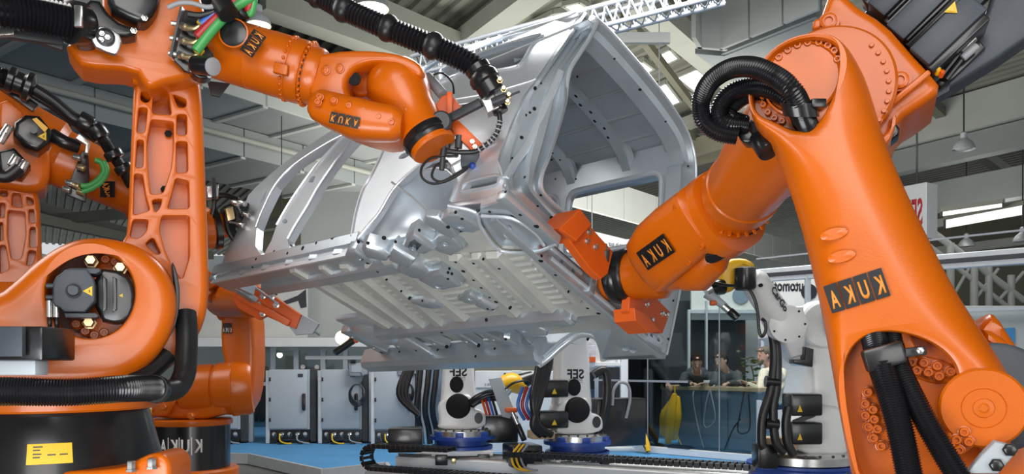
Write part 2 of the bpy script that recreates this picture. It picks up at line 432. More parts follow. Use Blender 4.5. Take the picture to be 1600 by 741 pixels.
band((1157, 393), 1800, 850, 1420, 5.0, 5.9, HALLL, 20, 'trim_%d' % n); n += 1
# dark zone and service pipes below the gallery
o = thing('pipe_rack', 'pale vertical riser with bent service pipes seen between the body pillars', 'pipes', P(575, 330, 24))
for x0, x1, r in ((552, 576, .16), (520, 540, .05), (590, 596, .05)):
    MB().cyl(P((x0+x1)/2, 215, 24), P((x0+x1)/2, 350, 24), r*2 if r > .1 else r, bev=.01).build('riser', HALLL, o)
for pts in (((515, 262), (530, 262), (534, 275), (534, 300), (520, 306)), ((528, 250), (546, 252), (546, 300), (560, 306)), ((505, 288), (530, 292), (548, 280))):
    MB().tube([P(x, y, 23.6) for x, y in pts], .05, 8).build('service_pipe', HALLL, o)
MB().cyl(P(470, 318, 23.5), P(545, 326, 23.5), .26, bev=.02).build('duct', HALLL, o)
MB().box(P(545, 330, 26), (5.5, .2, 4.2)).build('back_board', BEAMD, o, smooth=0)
for q, vp, x1, x2, z in (((60, 330), 900, -60, 210, 7.0), ((120, 362), 1100, -60, 330, 6.2), ((150, 345), -2600, 60, 330, 6.5), ((470, 352), -900, 330, 620, 5.4)):
    beam(q, vp, x1, x2, z, .35, .3, BEAMM)

# roof beams along A, seen from below
VB = 60
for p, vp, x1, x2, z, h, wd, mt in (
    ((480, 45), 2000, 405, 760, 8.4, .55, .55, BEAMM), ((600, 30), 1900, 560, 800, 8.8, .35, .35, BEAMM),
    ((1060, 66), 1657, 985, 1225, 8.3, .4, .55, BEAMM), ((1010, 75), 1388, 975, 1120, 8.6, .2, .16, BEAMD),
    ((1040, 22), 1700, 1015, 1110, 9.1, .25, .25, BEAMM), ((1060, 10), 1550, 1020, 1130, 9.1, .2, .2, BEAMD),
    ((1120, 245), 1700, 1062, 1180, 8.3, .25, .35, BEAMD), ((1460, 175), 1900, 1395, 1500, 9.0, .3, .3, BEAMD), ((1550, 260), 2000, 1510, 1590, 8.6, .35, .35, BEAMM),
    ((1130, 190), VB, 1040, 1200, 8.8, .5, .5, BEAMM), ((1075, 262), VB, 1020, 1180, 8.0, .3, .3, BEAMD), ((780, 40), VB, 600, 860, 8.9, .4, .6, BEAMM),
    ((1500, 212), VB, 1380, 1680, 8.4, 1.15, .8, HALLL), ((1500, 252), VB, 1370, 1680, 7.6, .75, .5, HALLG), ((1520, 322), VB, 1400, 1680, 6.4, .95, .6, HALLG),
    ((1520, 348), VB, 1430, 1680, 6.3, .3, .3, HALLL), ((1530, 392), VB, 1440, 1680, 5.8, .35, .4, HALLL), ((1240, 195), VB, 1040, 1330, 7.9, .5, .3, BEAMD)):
    beam(p, vp, x1, x2, z, h, wd, mt)
# light duct box on the right with panel faces
ca, cb = Zp(1132, 82, 7.2), Zp(1290, 19, 7.2)
root = MB().bar(ca+Vector((0, .3, .45)), cb+Vector((0, .3, .45)), .2, .85, Z).build('trim_%d' % n, HALLG, smooth=0, kind='structure'); n += 1
d = (cb-ca)/3
for i in range(3): MB().box((d.length/2, .5, .16), (d.length-.04, 1.0, .08), fr(ca+d*i, d, Z), .01, 1).build('panel', HALLL, root, smooth=0)
cc = Zp(1086, 78, 7.2); d = ca-cc
MB().box((d.length/2, .5, .1), (d.length, 1.0, .08), fr(cc, d, Z)).build('panel', HALLL, root, smooth=0)
ce = Zp(1075, 60, 7.2); d = cc-ce
MB().box((d.length/2, .5, .1), (d.length, 1.0, .08), fr(ce, d, Z)).build('panel', HALLL, root, smooth=0)
q = [Zp(x, y, 7.25) for x, y in ((1086, 80), (1132, 84), (1290, 22), (1330, 60), (1230, 118), (1120, 105))]
MB().slab(Matrix.Translation((0, 0, 7.3)), [(p.x, p.y) for p in q], .1).build('panel', HALLG, root, smooth=0)
MB().cyl(Zp(1178, 95, 7.25), Zp(1178, 75, 9.0)+Vector((0, 0, 0)), .55).build('duct', HALLL, root)
# skylights let into the deck
nw = 1
for quad in (((1023, 88), (1047, 75), (1061, 90), (1037, 101)), ((983, 105), (1004, 94), (1022, 107), (997, 121)), ((1057, 120), (1089, 106), (1107, 120), (1090, 147)), ((1010, 144), (1041, 128), (1064, 158), (1028, 172)),
             ((1016, 26), (1040, 18), (1052, 24), (1026, 32)), ((932, 38), (965, 34), (978, 52), (948, 58)), ((1062, 133), (1072, 140), (1086, 148), (1078, 150)), ((1082, 95), (1110, 92), (1140, 100), (1118, 103)),
             ((1400, 225), (1440, 208), (1460, 188), (1424, 197)), ((1452, 189), (1502, 163), (1502, 152), (1458, 168)), ((64, 335), (84, 338), (80, 350), (62, 346)), ((880, 8), (905, 2), (925, 14), (900, 22)),
             ((1471, 337), (1568, 322), (1568, 315), (1471, 329)), ((1476, 356), (1600, 334), (1600, 318), (1476, 342)), ((830, 38), (865, 20), (896, 16), (896, 32)), ((1478, 424), (1600, 408), (1600, 416), (1482, 434)), ((1010, 6), (1040, -4), (1056, 6), (1026, 14))):
    z = 9.5
    pts = [Zp(x, y, z) for x, y in quad]
    if quad[0][1] > 300:
        z = 6.0 if quad[0][1] > 350 or quad[0][0] > 1000 else 8.0
        pts = [Zp(x, y, z) for x, y in quad]
    fm = MB()
    for i in range(4): fm.bar(pts[i]+Vector((0, 0, .02)), pts[(i+1) % 4]+Vector((0, 0, .02)), .08, .12, Z)
    f = fm.build('window_%d' % nw, BEAMM, smooth=0, kind='structure'); nw += 1
    MB().slab(Matrix.Translation((0, 0, z)), [(p.x, p.y) for p in pts], .03).build('pane', SKYL, f, smooth=0)
# lattice columns and far structure at the right
lat = thing('lattice_girder', 'pale tubular lattice roof girder beyond the fence at far right', 'girder', P(1530, 440, 26))
for x0, y0, x1, y1, r in ((1440, 350, 1600, 470, .2), (1440, 375, 1600, 500, .15), (1485, 380, 1485, 480, .22), (1522, 400, 1522, 480, .22), (1545, 400, 1545, 480, .2), (1485, 470, 1522, 405, .1), (1522, 470, 1560, 420, .1), (1560, 470, 1600, 425, .1), (1580, 430, 1580, 480, .2), (1450, 420, 1600, 412, .12)):
    MB().cyl(P(x0, y0, 26), P(x1, y1, 26), r*.55).build('strut', HALLL, lat)
MB().box(P(1540, 452, 34), (12, .2, 7)).build('wall_right', BEAMD, smooth=0, kind='structure')
# white lighting truss
def lighting_truss(p0, p1, s, nb):
    t = thing('lighting_truss', 'white box lattice lighting truss hanging behind the roof of the van body', 'truss', (0, 0, 0))
    p0, p1 = Vector(p0), Vector(p1); t.location = p0
    M = axisframe(p0, p1, Z); L = (p1-p0).length; co = [(-s, -s), (s, -s), (s, s), (-s, s)]
    for x, y in co: MB().cyl(M @ Vector((x, y, 0)), M @ Vector((x, y, L)), .035, seg=10).build('chord', ALU, t)
    for k in range(4):
        mb = MB(); (x0, y0), (x1, y1) = co[k], co[(k+1) % 4]
        for i in range(nb):
            z0, z1, z2 = L*i/nb, L*(i+.5)/nb, L*(i+1)/nb
            mb.cyl(M @ Vector((x0, y0, z0)), M @ Vector((x1, y1, z1)), .014, seg=6); mb.cyl(M @ Vector((x1, y1, z1)), M @ Vector((x0, y0, z2)), .014, seg=6)
        mb.build('bracing', ALU, t, kind='stuff')
    return t
lighting_truss(P(650, 108, 12.6), P(1130, -18, 11.2), .15, 26)
MB().box(P(975, 60, 14), (1.6, .1, .18), None).build('trim_%d' % n, HALLL, smooth=0, kind='structure'); n += 1
# pendant lamps
def lamp(px, py, d, r, label, lit=False):
    t = thing('pendant_lamp', label, 'lamp', P(px, py, d)); o = t.location
    M = Matrix.Translation(o)
    MB().lathe(M, [(r, 0), (r*.97, r*.25), (r*.75, r*.7), (r*.45, r*.95), (r*.3, r*1.1), (r*.3, r*1.6), (r*.12, r*1.75)], 28, False).build('shade', ALU, t)
    MB().ball(o+Vector((0, 0, r*.2)), (r*.8, r*.8, r*.25)).build('bulb', LAMPE if lit else WARMWHITE, t)
    MB().cyl(o+Vector((0, 0, r*1.7)), Vector((o.x, o.y, 9.65)), .02, seg=8).build('cable', DKGREY, t)
lamp(1506, 234, 20, .26, 'round metal bell lamp hanging below the wide pale beam at upper right')
lamp(1510, 386, 28, .28, 'small bell lamp hanging just above the fence rail at right')
lamp(1598, 378, 24, .26, 'bell lamp cut off by the right edge of the picture')
lamp(581, 14, 15, .32, 'lit lamp glowing behind the ball-ringed hose of the left robot', True)
lamp(404, 40, 13, .20, 'lit spotlight just above the forearm of the left robot', True)

# ------------------------------------------------------------------ van body shell (built in its own frame, then posed)
VM = Matrix(((-0.73114, -0.63172, 0.2576, 0.95), (0.68151, -0.65904, 0.31815, 5.0), (-0.03121, 0.40817, 0.91237, 1.3501), (0, 0, 0, 1)))
VI = VM.inverted()
def vray(px, py): return VI @ Vector((0, 0, CZ)), (VI.to_3x3() @ (P(px, py, 1)-Vector((0, 0, CZ))))
def vp(px, py, ax, val):                 # pixel ray against a plane of the body frame
    o, d = vray(px, py); return o+d*((val-o[ax])/d[ax])
def ys1(z): return 1.62-.22*(max(0, z-.72)/.72)**1.5
def s1(px, py):                          # pixel ray against the curved near side of the body
    o, d = vray(px, py); a, b = 3.0, 9.0
    for _ in range(40):
        t = (a+b)/2; p = o+d*t
        if p.y > ys1(p.z): a = t
        else: b = t
    return o+d*a
van = thing('van_body_shell', 'bare silver sheet metal van body held tilted in the air by orange robots', 'vehicle body')
I4 = Matrix.Identity(4)
def rrect(x0, z0, x1, z1, r=.07):             # rounded rectangle
    o = []
    for cx_, cz_, a in ((x1-r, z0+r, -PI/2), (x1-r, z1-r, 0), (x0+r, z1-r, PI/2), (x0+r, z0+r, PI)): o += [(cx_+r*math.cos(a+PI/2*k/4), cz_+r*math.sin(a+PI/2*k/4)) for k in range(5)]
    return o
def side_sheet(name, loops, yf, thick, m, sign=-1, bulge=None):
    """sheet in the x-z plane of the body, bent to y = yf(z), with real openings"""
    b = MB(); bm = b.bm; rings = [[bm.verts.new((p[0], 0, p[1])) for p in l] for l in loops]
    flat = [v for r in rings for v in r]
    for t in tessellate_polygon([[Vector((p[0], p[1], 0)) for p in l] for l in loops]): b.poly([flat[i] for i in t])
    for k in range(12):
        bmesh.ops.bisect_plane(bm, geom=bm.verts[:]+bm.edges[:]+bm.faces[:], plane_co=(0, 0, .72+k*.07), plane_no=(0, 0, 1))
    r = bmesh.ops.extrude_face_region(bm, geom=bm.faces[:]); ex = set(v for v in r['geom'] if isinstance(v, bmesh.types.BMVert))
    for v in bm.verts: v.co.y = yf(v.co.z)+(sign*thick if v in ex else 0)
    return b.build(name, m, van, smooth=25)
def xz(pts): return [(q.x, q.z) for q in (s1(*p) for p in pts)]
ell = lambda cx, cy, rx, ry, n=12, a=0: [(cx+rx*math.cos(2*PI*i/n)*math.cos(a)-ry*math.sin(2*PI*i/n)*math.sin(a), cy+rx*math.cos(2*PI*i/n)*math.sin(a)+ry*math.sin(2*PI*i/n)*math.cos(a)) for i in range(n)]
win = [(688, 130), (715, 117), (760, 112), (797, 107), (815, 99), (831, 72), (847, 54), (790, 70), (735, 89), (690, 108)]
vent = [(722, 300), (730, 286), (778, 275), (775, 290)]
side = [(548, 374), (553, 340), (564, 300), (580, 272), (604, 224), (640, 170), (668, 122), (686, 86), (730, 73), (800, 51), (870, 31), (907, 21), (888, 50), (862, 88), (835, 127), (819, 146), (797, 195), (777, 248), (783, 262), (787, 285), (782, 305), (704, 317), (713, 290), (706, 264), (692, 249), (670, 250), (649, 264), (616, 295), (593, 333), (578, 354), (562, 374)]
side_sheet('side_panel', [xz(side), xz(win), xz(vent), xz(ell(632, 243, 10, 4, 12, -.45))], ys1, .035, BODY2)
aout = [(342, 430), (352, 395), (372, 345), (388, 305), (426, 269), (472, 234), (523, 201), (556, 192), (562, 203), (515, 223), (461, 258), (431, 290), (411, 330), (401, 356), (399, 385), (410, 402)]
side_sheet('front_pillar', [xz(aout), xz([(403, 322), (411, 306), (418, 296), (413, 312)])], ys1, .06, BODY2)
bout = [(412, 398), (424, 376), (433, 350), (457, 309), (494, 258), (538, 210), (560, 197), (566, 206), (528, 247), (501, 285), (479, 323), (462, 350), (449, 374), (452, 388)]
side_sheet('centre_pillar', [xz(bout), xz(ell(445, 346, 4, 3.5)), xz([(482, 285), (486, 276), (493, 275), (489, 285)])], ys1, .06, BODY2)
# raised edges of the pillars
for nm, pts in (('pillar_flange', [(401, 356), (411, 330), (431, 290), (461, 258), (515, 223), (556, 203)]), ('pillar_flange', [(433, 352), (457, 311), (494, 260), (540, 210)]), ('pillar_flange', [(450, 374), (462, 352), (479, 325), (501, 287), (528, 249), (560, 209)]), ('pillar_flange', [(550, 370), (556, 335), (567, 298), (583, 270), (606, 224)]),
                ('wheel_arch_lip', [(560, 373), (575, 354), (593, 333), (616, 295), (649, 264), (670, 250), (692, 249), (706, 264), (713, 290), (704, 316)]), ('window_flange', win+win[:1]), ('vent_flange', vent+vent[:1])):
    MB().tube([s1(*p)+Vector((0, .004, 0)) for p in pts], .009 if 'vent' not in nm else .007, 8, 4).build(nm, BODY2, van)
MB().tube([s1(*p)+Vector((0, -.03, 0)) for p in ((545, 203), (600, 152), (650, 112), (690, 86), (730, 73), (800, 51), (870, 31), (908, 20))], .035, 10, 4).build('roof_rail', BODY2, van)
# swages and creases on the big panel
for pts in (((702, 157), (760, 147), (818, 131), (838, 124)), ((690, 166), (745, 160), (806, 146)), ((700, 262), (740, 240), (775, 225)), ((612, 285), (640, 305), (668, 330))):
    MB().tube([s1(*p) for p in pts], .007, 8, 4).build('swage_line', BODY2, van)
# rear corner pillar: stamped strip between the corner line and the opening edge
po = [(910, 19), (888, 50), (862, 88), (835, 127), (815, 155), (797, 195), (782, 235), (778, 258), (784, 282), (790, 302), (830, 338), (868, 378)]
pi_ = [(931, 36), (918, 62), (905, 82), (889, 108), (883, 133), (880, 160), (868, 204), (853, 248), (844, 272), (843, 296), (858, 316), (884, 338)]
outer = [s1(*p) if p[1] < 300 else vp(*p, 0, .02) for p in po]; inner = [vp(*p, 0, -.02) for p in pi_]
for i, p in enumerate(outer[:9]): p.x = min(p.x, .30)
prof = [(0, 0), (.08, .012), (.22, .012), (.28, -.012), (.55, -.012), (.60, .022), (.74, .022), (.80, -.012), (.9, -.012), (.94, .02), (1, .02)]
co, ci = catmull(outer, 5), catmull(inner, 5); b = MB(); rows = []
for i, (p, q) in enumerate(zip(co, ci)):
    f = i/len(co); rows.append(b.ring([p.lerp(q, t)+Vector((-h*(1.0+.7*math.sin(f*9+t*3)), h*.4, 0)) for t, h in prof]))
b.quadgrid(rows, False)
ob = b.build('rear_corner_pillar', BODY, van, 30)
so = ob.modifiers.new('thickness', 'SOLIDIFY'); so.thickness = .012
MB().tube([p+Vector((-.012, 0, 0)) for p in inner], .013, 8, 5).build('door_opening_flange', BODY2, van)
MB().tube([outer[8].lerp(inner[8], .1), outer[7].lerp(inner[7], .35), outer[6].lerp(inner[6], .55), outer[4].lerp(inner[4], .72), outer[3].lerp(inner[3], .75)], [.022]*49, 8, 12).build('pressed_bead', BODY2, van)
# near sill
def extr(name, prof, x0, x1, m, k=0.0, parent=None):
    b = MB(); r0 = b.ring([Vector((x0, y, z)) for y, z in prof]); r1 = b.ring([Vector((x1, y, z+k)) for y, z in prof]); b.quadgrid([r0, r1]); b.poly(r0); b.poly(r1[::-1]); return b.build(name, m, parent or van, 20)
extr('near_sill', [(1.46, -.015), (1.575, -.02), (1.60, 0), (1.60, .03), (1.625, .035), (1.63, .10), (1.60, .135), (1.50, .15)], 1.18, 2.98, BODY)
extr('far_sill', [(.0, -.055), (.10, -.055), (.13, -.02), (.13, .10), (.04, .16), (-.01, .12), (-.015, -.03)], .98, 2.98, BODY)
extr('sill_flange', [(1.585, -.03), (1.60, -.03), (1.60, 0), (1.585, 0)], 1.18, 2.98, BODY2)
extr('near_side_member', [(1.36, -.05), (1.44, -.05), (1.46, 0), (1.34, 0)], 1.0, 2.5, BODY)
extr('far_side_member', [(.57, -.06), (.64, -.06), (.67, .0), (.67, .08), (.55, .08), (.55, 0)], .30, 2.15, BODY)
# floor sheet with pressed ribs
CM = [((455, 415), (610, 510), .10), ((500, 410), (640, 510), .07), ((535, 408), (662, 509), .10), ((575, 408), (690, 506), .10), ((603, 398), (724, 498), .14), ((708, 396), (806, 491), .10), ((742, 394), (830, 476), .07), ((768, 392), (860, 484), .12), ((833, 396), (905, 470), .05)]
cml = []
for p, q, wd in CM:
    a, c = vp(*p, 2, 0), vp(*q, 2, 0); cml.append((a, c, wd))
def cmx(y):
    return sorted([a.x+(c.x-a.x)*(y-a.y)/(c.y-a.y) for a, c, _ in cml])
b = MB(); rows = []; NX, NY = 330, 150
ys = [.56+(1.56-.56)*j/NY for j in range(NY+1)]; cx = [cmx(y) for y in ys]
for i in range(NX+1):
    row = []
    for j, y in enumerate(ys):
        c = cx[j]; z = 0.0; x = -.02+(c[-1]+.09)*i/NX
        lo = max([q for q in c if q <= x], default=-.05); hi = min([q for q in c if q > x], default=c[-1]+.12)
        f = (x-lo)/(hi-lo); wdt = hi-lo
        edge = min(x-lo, hi-x)
        if wdt > .11 and edge > .05 and .72 < y < 1.40 and x < 1.75:
            k = min(1, (edge-.05)/.03)
            if f > .28 or wdt < .2: z -= .011*k*max(0, min(1, 1.6*math.cos(2*PI*y/.062)+.3))
        if x > 1.75: z -= .006*max(0, math.cos(2*PI*y/.09))*max(0, min(1, 3*math.sin(2*PI*x/.12)))
        row.append(Vector((x, y, z)))
    rows.append(b.ring(row))
b.quadgrid(rows, False)
top = MB()  # upper skin so that the floor is not paper thin from above
b.build('floor_pan', PAN, van, 35)
MB().box((.93, 1.09, .035), (1.84, 1.0, .02)).build('floor_top_sheet', BODY, van, 0)
for a, c, wd in cml:
    d = (c-a); n_ = Vector((d.y, -d.x, 0)).normalized(); b = MB(); rows = []
    for t, h in ((0, .0), (.03, .032), (.97, .032), (1, .0)):
        p = a+d*t; rows.append(b.ring([p+n_*wd*.55+Vector((0, 0, .0)), p+n_*wd*.5+Vector((0, 0, -.004)), p+n_*wd*.3+Vector((0, 0, -h-.004)), p-n_*wd*.3+Vector((0, 0, -h-.004)), p-n_*wd*.5+Vector((0, 0, -.004)), p-n_*wd*.55]))
    b.quadgrid(rows, False); b.build('floor_crossmember', PAN, van, 25)
# stamped brackets between floor and near sill
for x in (1.35, 1.62, 1.9, 2.2, 2.5):
    MB().cast(fr((x, 1.52, -.012), X, Y, -Z), [(-.09, -.07), (.06, -.09), (.10, .05), (-.05, .07)], (), .06, .012).build('outrigger', BODY, van)
# far side: sloping under-sheet with brackets between floor and far sill
b = MB(); r = [b.ring([Vector((x, .56, .05)), Vector((x, .36, .13)), Vector((x, .12, .13))]) for x in (.25, 1.0, 1.9, 2.75)]; b.quadgrid(r, False); b.build('under_sheet', PAN, van, 25)
for i, x in enumerate((1.02, 1.30, 1.56, 1.95, 2.35, 2.7)):
    MB().cast(fr((x, .34, .05), X, Y, -Z) @ Matrix.Rotation((-.25, .1, -.1, .25, -.15, .1)[i], 4, 'Z'), [(-.055, -.21), (.05, -.21), (.035, 0), (.06, .2), (-.06, .2), (-.035, 0)], [ell(0, -.12, .018, .018), ell(0, .1, .014, .014)], .07, .012).build('seat_bracket', BODY, van)
# clutter of pressed reinforcements round the spring mounts
rnd = random.Random(4)
blk = [((650, 415), .22, .20, .085, .3), ((690, 430), .26, .20, .10, .1), ((672, 470), .20, .13, .07, -.2), ((735, 462), .16, .10, .06, .2), ((628, 395), .20, .14, .09, .5), ((700, 378), .24, .14, .06, .1), ((655, 372), .20, .16, .10, .3), ((726, 345), .16, .20, .05, 0.1), ((760, 470), .12, .12, .08, .4), ((790, 505), .20, .12, .07, .2), ((830, 512), .22, .16, .06, 0), ((560, 395), .16, .12, .07, .2), ((592, 388), .14, .16, .10, .6), ((880, 500), .18, .10, .05, 0), ((690, 350), .12, .18, .05, .1), ((800, 528), .10, .16, .08, -.2)]
for (px, py), lx, ly, h, rot in blk:
    o = vp(px, py, 2, -.01)
    pts = [(-lx/2, -ly/2), (-lx*.1, -ly*.6), (lx/2, -ly*.4), (lx*.42, ly*.2), (lx*.2, ly/2), (-lx*.4, ly*.45), (-lx*.55, ly*.1)]
    pts = [(x*(1+rnd.uniform(-.15, .15)), y*(1+rnd.uniform(-.15, .15))) for x, y in pts]
    MB().cast(fr(o+Vector((0, 0, -h*.6)), X, Y, -Z) @ Matrix.Rotation(rot, 4, 'Z') @ Matrix.Rotation(rnd.uniform(-.15, .15), 4, 'X'), pts, [ell(lx*rnd.uniform(-.2, .2), ly*rnd.uniform(-.2, .2), .02, .015)] if rnd.random() < .6 else [], h, h*.35, depth=.02).build('reinforcement', BODY, van)
# near wheel housing bulge and flange strip, spring dome, gusset
b = MB(); rows = []
for i in range(13):
    a = PI*i/12; row = []
    for j in range(11):
        f = j/10; rr = .43*math.cos(f*1.25)+.02*math.sin(f*20)*.2
        row.append(Vector((.80-rr*math.cos(a)*1.0, 1.58-.40*math.sin(f*1.3), .08+rr*math.sin(a)*.98)))
    rows.append(b.ring(row))
b.quadgrid(rows, False); o = b.build('wheel_housing', BODY2, van, 35); o.modifiers.new('thickness', 'SOLIDIFY').thickness = .012
for k in (.25, .5, .72):
    a = PI*k; MB().tube([Vector((.80-.43*math.cos(f*1.25)*math.cos(a), 1.585-.40*math.sin(f*1.3), .08+.43*math.cos(f*1.25)*.98*math.sin(a))) for f in (.05, .3, .6, .9)], .008, 8, 4).build('pressed_bead', BODY2, van)
MB().ball((.74, .46, .26), (.28, .14, .24)).build('far_wheel_housing', BODY, van)
MB().tube([(1.02, .0, -.05), (.95, .0, .0), (.84, .0, .10), (.72, 0, .17), (.58, .0, .15), (.50, .0, .06), (.46, .0, -.03)], .022, 10, 5).build('wheel_arch_lip', BODY2, van)
side_sheet('far_side_panel', [[(.0, -.03), (.44, -.03), (.5, .06), (.58, .17), (.72, .19), (.84, .12), (.97, .0), (2.05, 0), (2.1, .7), (2.02, 1.36), (1.6, 1.47), (0, 1.47)],
    rrect(.19, .80, 1.0, 1.27), rrect(1.1, .80, 1.93, 1.27)], lambda z: 1.62-ys1(z), .05, BODY, 1)
for q in (rrect(.19, .80, 1.0, 1.27), rrect(1.1, .80, 1.93, 1.27)):
    pts = [Vector((x, 1.62-ys1(z)+.055, z)) for x, z in q]
    MB().tube(pts+pts[:1], .018, 8, 1).build('window_flange', BODY2, van)
side_sheet('far_front_pillar', [[(2.98, .0), (2.72, .62), (2.1, 1.20), (1.98, 1.38), (2.08, 1.38), (2.3, 1.22), (2.86, .66), (2.98, .55)]], lambda z: 1.62-ys1(z), .06, BODY, 1)
# roof with bows, swages and header
b = MB(); rows = []
for i in range(15):
    x = .0+2.05*i/14; dz = -.22*max(0, (x-1.2)/.85)**2
    rows.append(b.ring([Vector((x, .21+1.2*j/16, 1.44+.05*math.sin(PI*j/16)+dz)) for j in range(17)]))
b.quadgrid(rows, False); o = b.build('roof_panel', ROOFIN, van, 40); o.modifiers.new('thickness', 'SOLIDIFY').thickness = .012
for y in (.38, .58, .80, 1.02, 1.22):
    MB().tube([(.12, y, 1.44+.05*math.sin(PI*(y-.21)/1.2)-.004), (1.3, y, 1.44+.05*math.sin(PI*(y-.21)/1.2)-.01)], .015, 8, 2).build('roof_swage', ROOFIN, van)
for x, wd in ((.07, .10), (.48, .07), (.98, .07), (1.4, .07)):
    b = MB(); rows = []
    for j in range(13):
        y = .2+1.22*j/12; zz = 1.445+.05*math.sin(PI*(y-.21)/1.2)-(.10*((abs(y-.81)-.42)/.2)**2 if abs(y-.81) > .42 else 0)-.22*max(0, (x-1.2)/.85)**2
        rows.append(b.ring([Vector((x-wd, y, zz-.002)), Vector((x-wd*.7, y, zz-.012)), Vector((x-wd*.5, y, zz-.045)), Vector((x+wd*.5, y, zz-.045)), Vector((x+wd*.7, y, zz-.012)), Vector((x+wd, y, zz-.002))]))
    b.quadgrid(rows, False); bw = b.build('roof_bow', BODY, van, 25)
    pieces('bow_slot', HOLE, bw, [Matrix.Translation((x-(.01 if k % 2 else -.015), .3+.085*k, 1.447-.045+.05*math.sin(PI*(.09+.085*k)/1.2))) @ Matrix.Scale(1.8, 4, (0, 1, 0)) for k in range(2, 11)], MB().lathe(I4, [(.009, -.003), (.009, .003)], 10))
# far corner pillar with rounded roof corner, header flange
pts = [(.0, .02, -.02), (.0, .02, .3), (.0, .04, .8), (0, .09, 1.12), (0, .16, 1.32), (0, .30, 1.44), (0, .50, 1.485), (0, .81, 1.50), (0, 1.2, 1.485), (0, 1.38, 1.46)]
c = catmull(pts, 6); b = MB(); rows = []
for i, p in enumerate(c):
    t = (c[min(i+1, len(c)-1)]-c[max(i-1, 0)]).normalized(); nn = Vector((0, t.z, -t.y))   # towards the opening
    wd = .13 if p.z < 1.3 else .09
    rows.append(b.ring([p+Vector((-.03, 0, 0)), p+nn*.02+Vector((-.035, 0, 0)), p+nn*wd*.5+Vector((-.01, 0, 0)), p+nn*wd+Vector((.0, 0, 0)), p+nn*(wd+.015)+Vector((.10, 0, 0)), p+nn*(wd*.3)+Vector((.14, 0, 0)), p+Vector((.12, 0, 0))]))
b.quadgrid(rows); b.poly(rows[0]); b.poly(rows[-1][::-1]); b.build('rear_door_frame', BODY, van, 30)
MB().tube([p+Vector((-.035, 0, 0)) for p in c], .008, 8, 1).build('door_frame_flange', BODY2, van)
b = MB(); rows = []
for x in (.05, .5, 1.0, 1.6):
    rows.append(b.ring([Vector((x, .10, 1.28)), Vector((x, .16, 1.29)), Vector((x, .20, 1.34)), Vector((x, .24, 1.42)), Vector((x, .20, 1.46))]))
b.quadgrid(rows, False); b.build('far_roof_rail', BODY, van, 25).modifiers.new('t', 'SOLIDIFY').thickness = .01
b = MB()
for x in [.15+.085*k for k in range(16)]: b.ball((x, .195, 1.335), (.014 if int(x*100) % 3 else .024, .006, .010), sub=1)
b.build('rail_slots', HOLE, van, kind='stuff')
# rear crossmember and bumper plate
MB().cast(fr((-.02, .81, .03), Y, Z, -X), [(-.80, -.05), (.82, -.05), (.82, .06), (.45, .075), (-.8, .07)], [ell(x, 0, .014, .012) for x in (-.7, -.62, .2, .3, .62)], .05, .008).build('rear_crossmember', BODY, van)
MB().box((.015, .60, -.02), (.06, 1.2, .02), bev=.006).build('rear_floor_flange', BODY2, van)
tri = [vp(x, y, 2, -.03) for x, y in ((748, 330), (788, 318), (866, 380), (840, 391), (778, 390), (748, 352))]
MB().cast(Matrix.Translation((0, 0, -.012)) @ Matrix.Rotation(PI, 4, 'X'), [(p.x, -p.y) for p in tri], [[(p.x, -p.y) for p in [vp(793+5*math.cos(a*.6), 363+6*math.sin(a*.6), 2, -.03) for a in range(10)]]], .05, .012).build('rear_gusset', BODY, van)
p0, p1 = s1(703, 316), s1(782, 305); MB().bar(p0+Vector((0, -.03, .0)), p1+Vector((0, -.03, .0)), .05, .06, Z, .008).build('bumper_bracket', BODY2, van)
MB().tube([vp(*q, 2, -.03) for q in ((700, 322), (742, 332), (752, 356), (782, 392), (838, 393), (868, 381))], .010, 8, 4).build('gusset_bead', BODY2, van)
MB().tube([vp(*q, 2, -.03) for q in ((752, 338), (800, 342), (836, 364), (850, 384))], .009, 8, 4).build('gusset_bead', BODY2, van)
MB().bar(vp(784, 304, 2, -.01), vp(868, 377, 2, -.01), .07, .05, Z, .008).build('corner_channel', BODY, van)
MB().tube([vp(793+6*math.cos(a*.63), 363+7*math.sin(a*.63), 2, -.018) for a in range(11)], .007, 8, 2).build('hole_rim', BODY2, van)
cs = [vp(x, y, 2, -.02) for x, y in ((950, 532), (940, 560), (1040, 560), (1030, 545), (985, 515), (960, 505))]
MB().cast(Matrix.Translation((0, 0, -.03)) @ Matrix.Rotation(PI, 4, 'X'), [(p.x, -p.y) for p in cs], [[(p.x, -p.y) for p in [vp(cx_+5*math.cos(a*.6), cy_+4*math.sin(a*.6), 2, -.02) for a in range(10)]] for cx_, cy_ in ((990, 546), (978, 543))], .05, .01).build('far_rear_gusset', BODY, van)
for z, y0, y1 in ((.055, .15, .75), (.0, .25, 1.2), (.05, .95, 1.5)):
    MB().tube([(-.022, y0, z), (-.026, (y0+y1)/2, z), (-.022, y1, z)], .012, 8, 3).build('pressed_bead', BODY2, van)
for y in (.5, .85, 1.32): MB().box((-.03, y, .02), (.03, .05, .09), None, .006).build('tow_bracket', BODY, van)
# front end: crossmember, bulkhead stubs
MB().cast(fr((2.94, 1.42, .06), Y, Z, X), [(-.12, -.04), (.18, -.06), (.18, .08), (-.1, .06)], [], .06, .01).build('front_crossmember', BODY, van)
MB().cast(fr((2.30, .42, .03), X, Y, -Z), [(-.2, -.35), (.22, -.36), (.18, -.1), (.05, .1), (-.1, .42), (-.2, .5)], [ell(.0, -.2, .04, .06)], .05, .02).build('front_under_sheet', BODY2, van)
MB().ball((2.36, .50, .06), (.24, .2, .07)).build('front_wheel_housing', BODY2, van)
for (x0, y0), (x1, y1), r in (((352, 415), (500, 524), .014), ((332, 432), (372, 452), .05), ((372, 452), (398, 470), .04)):
    MB().bar(vp(x0, y0, 0, 2.98), vp(x1, y1, 0, 2.98), r*2, r, None, .004).build('front_brace', BODY, van)
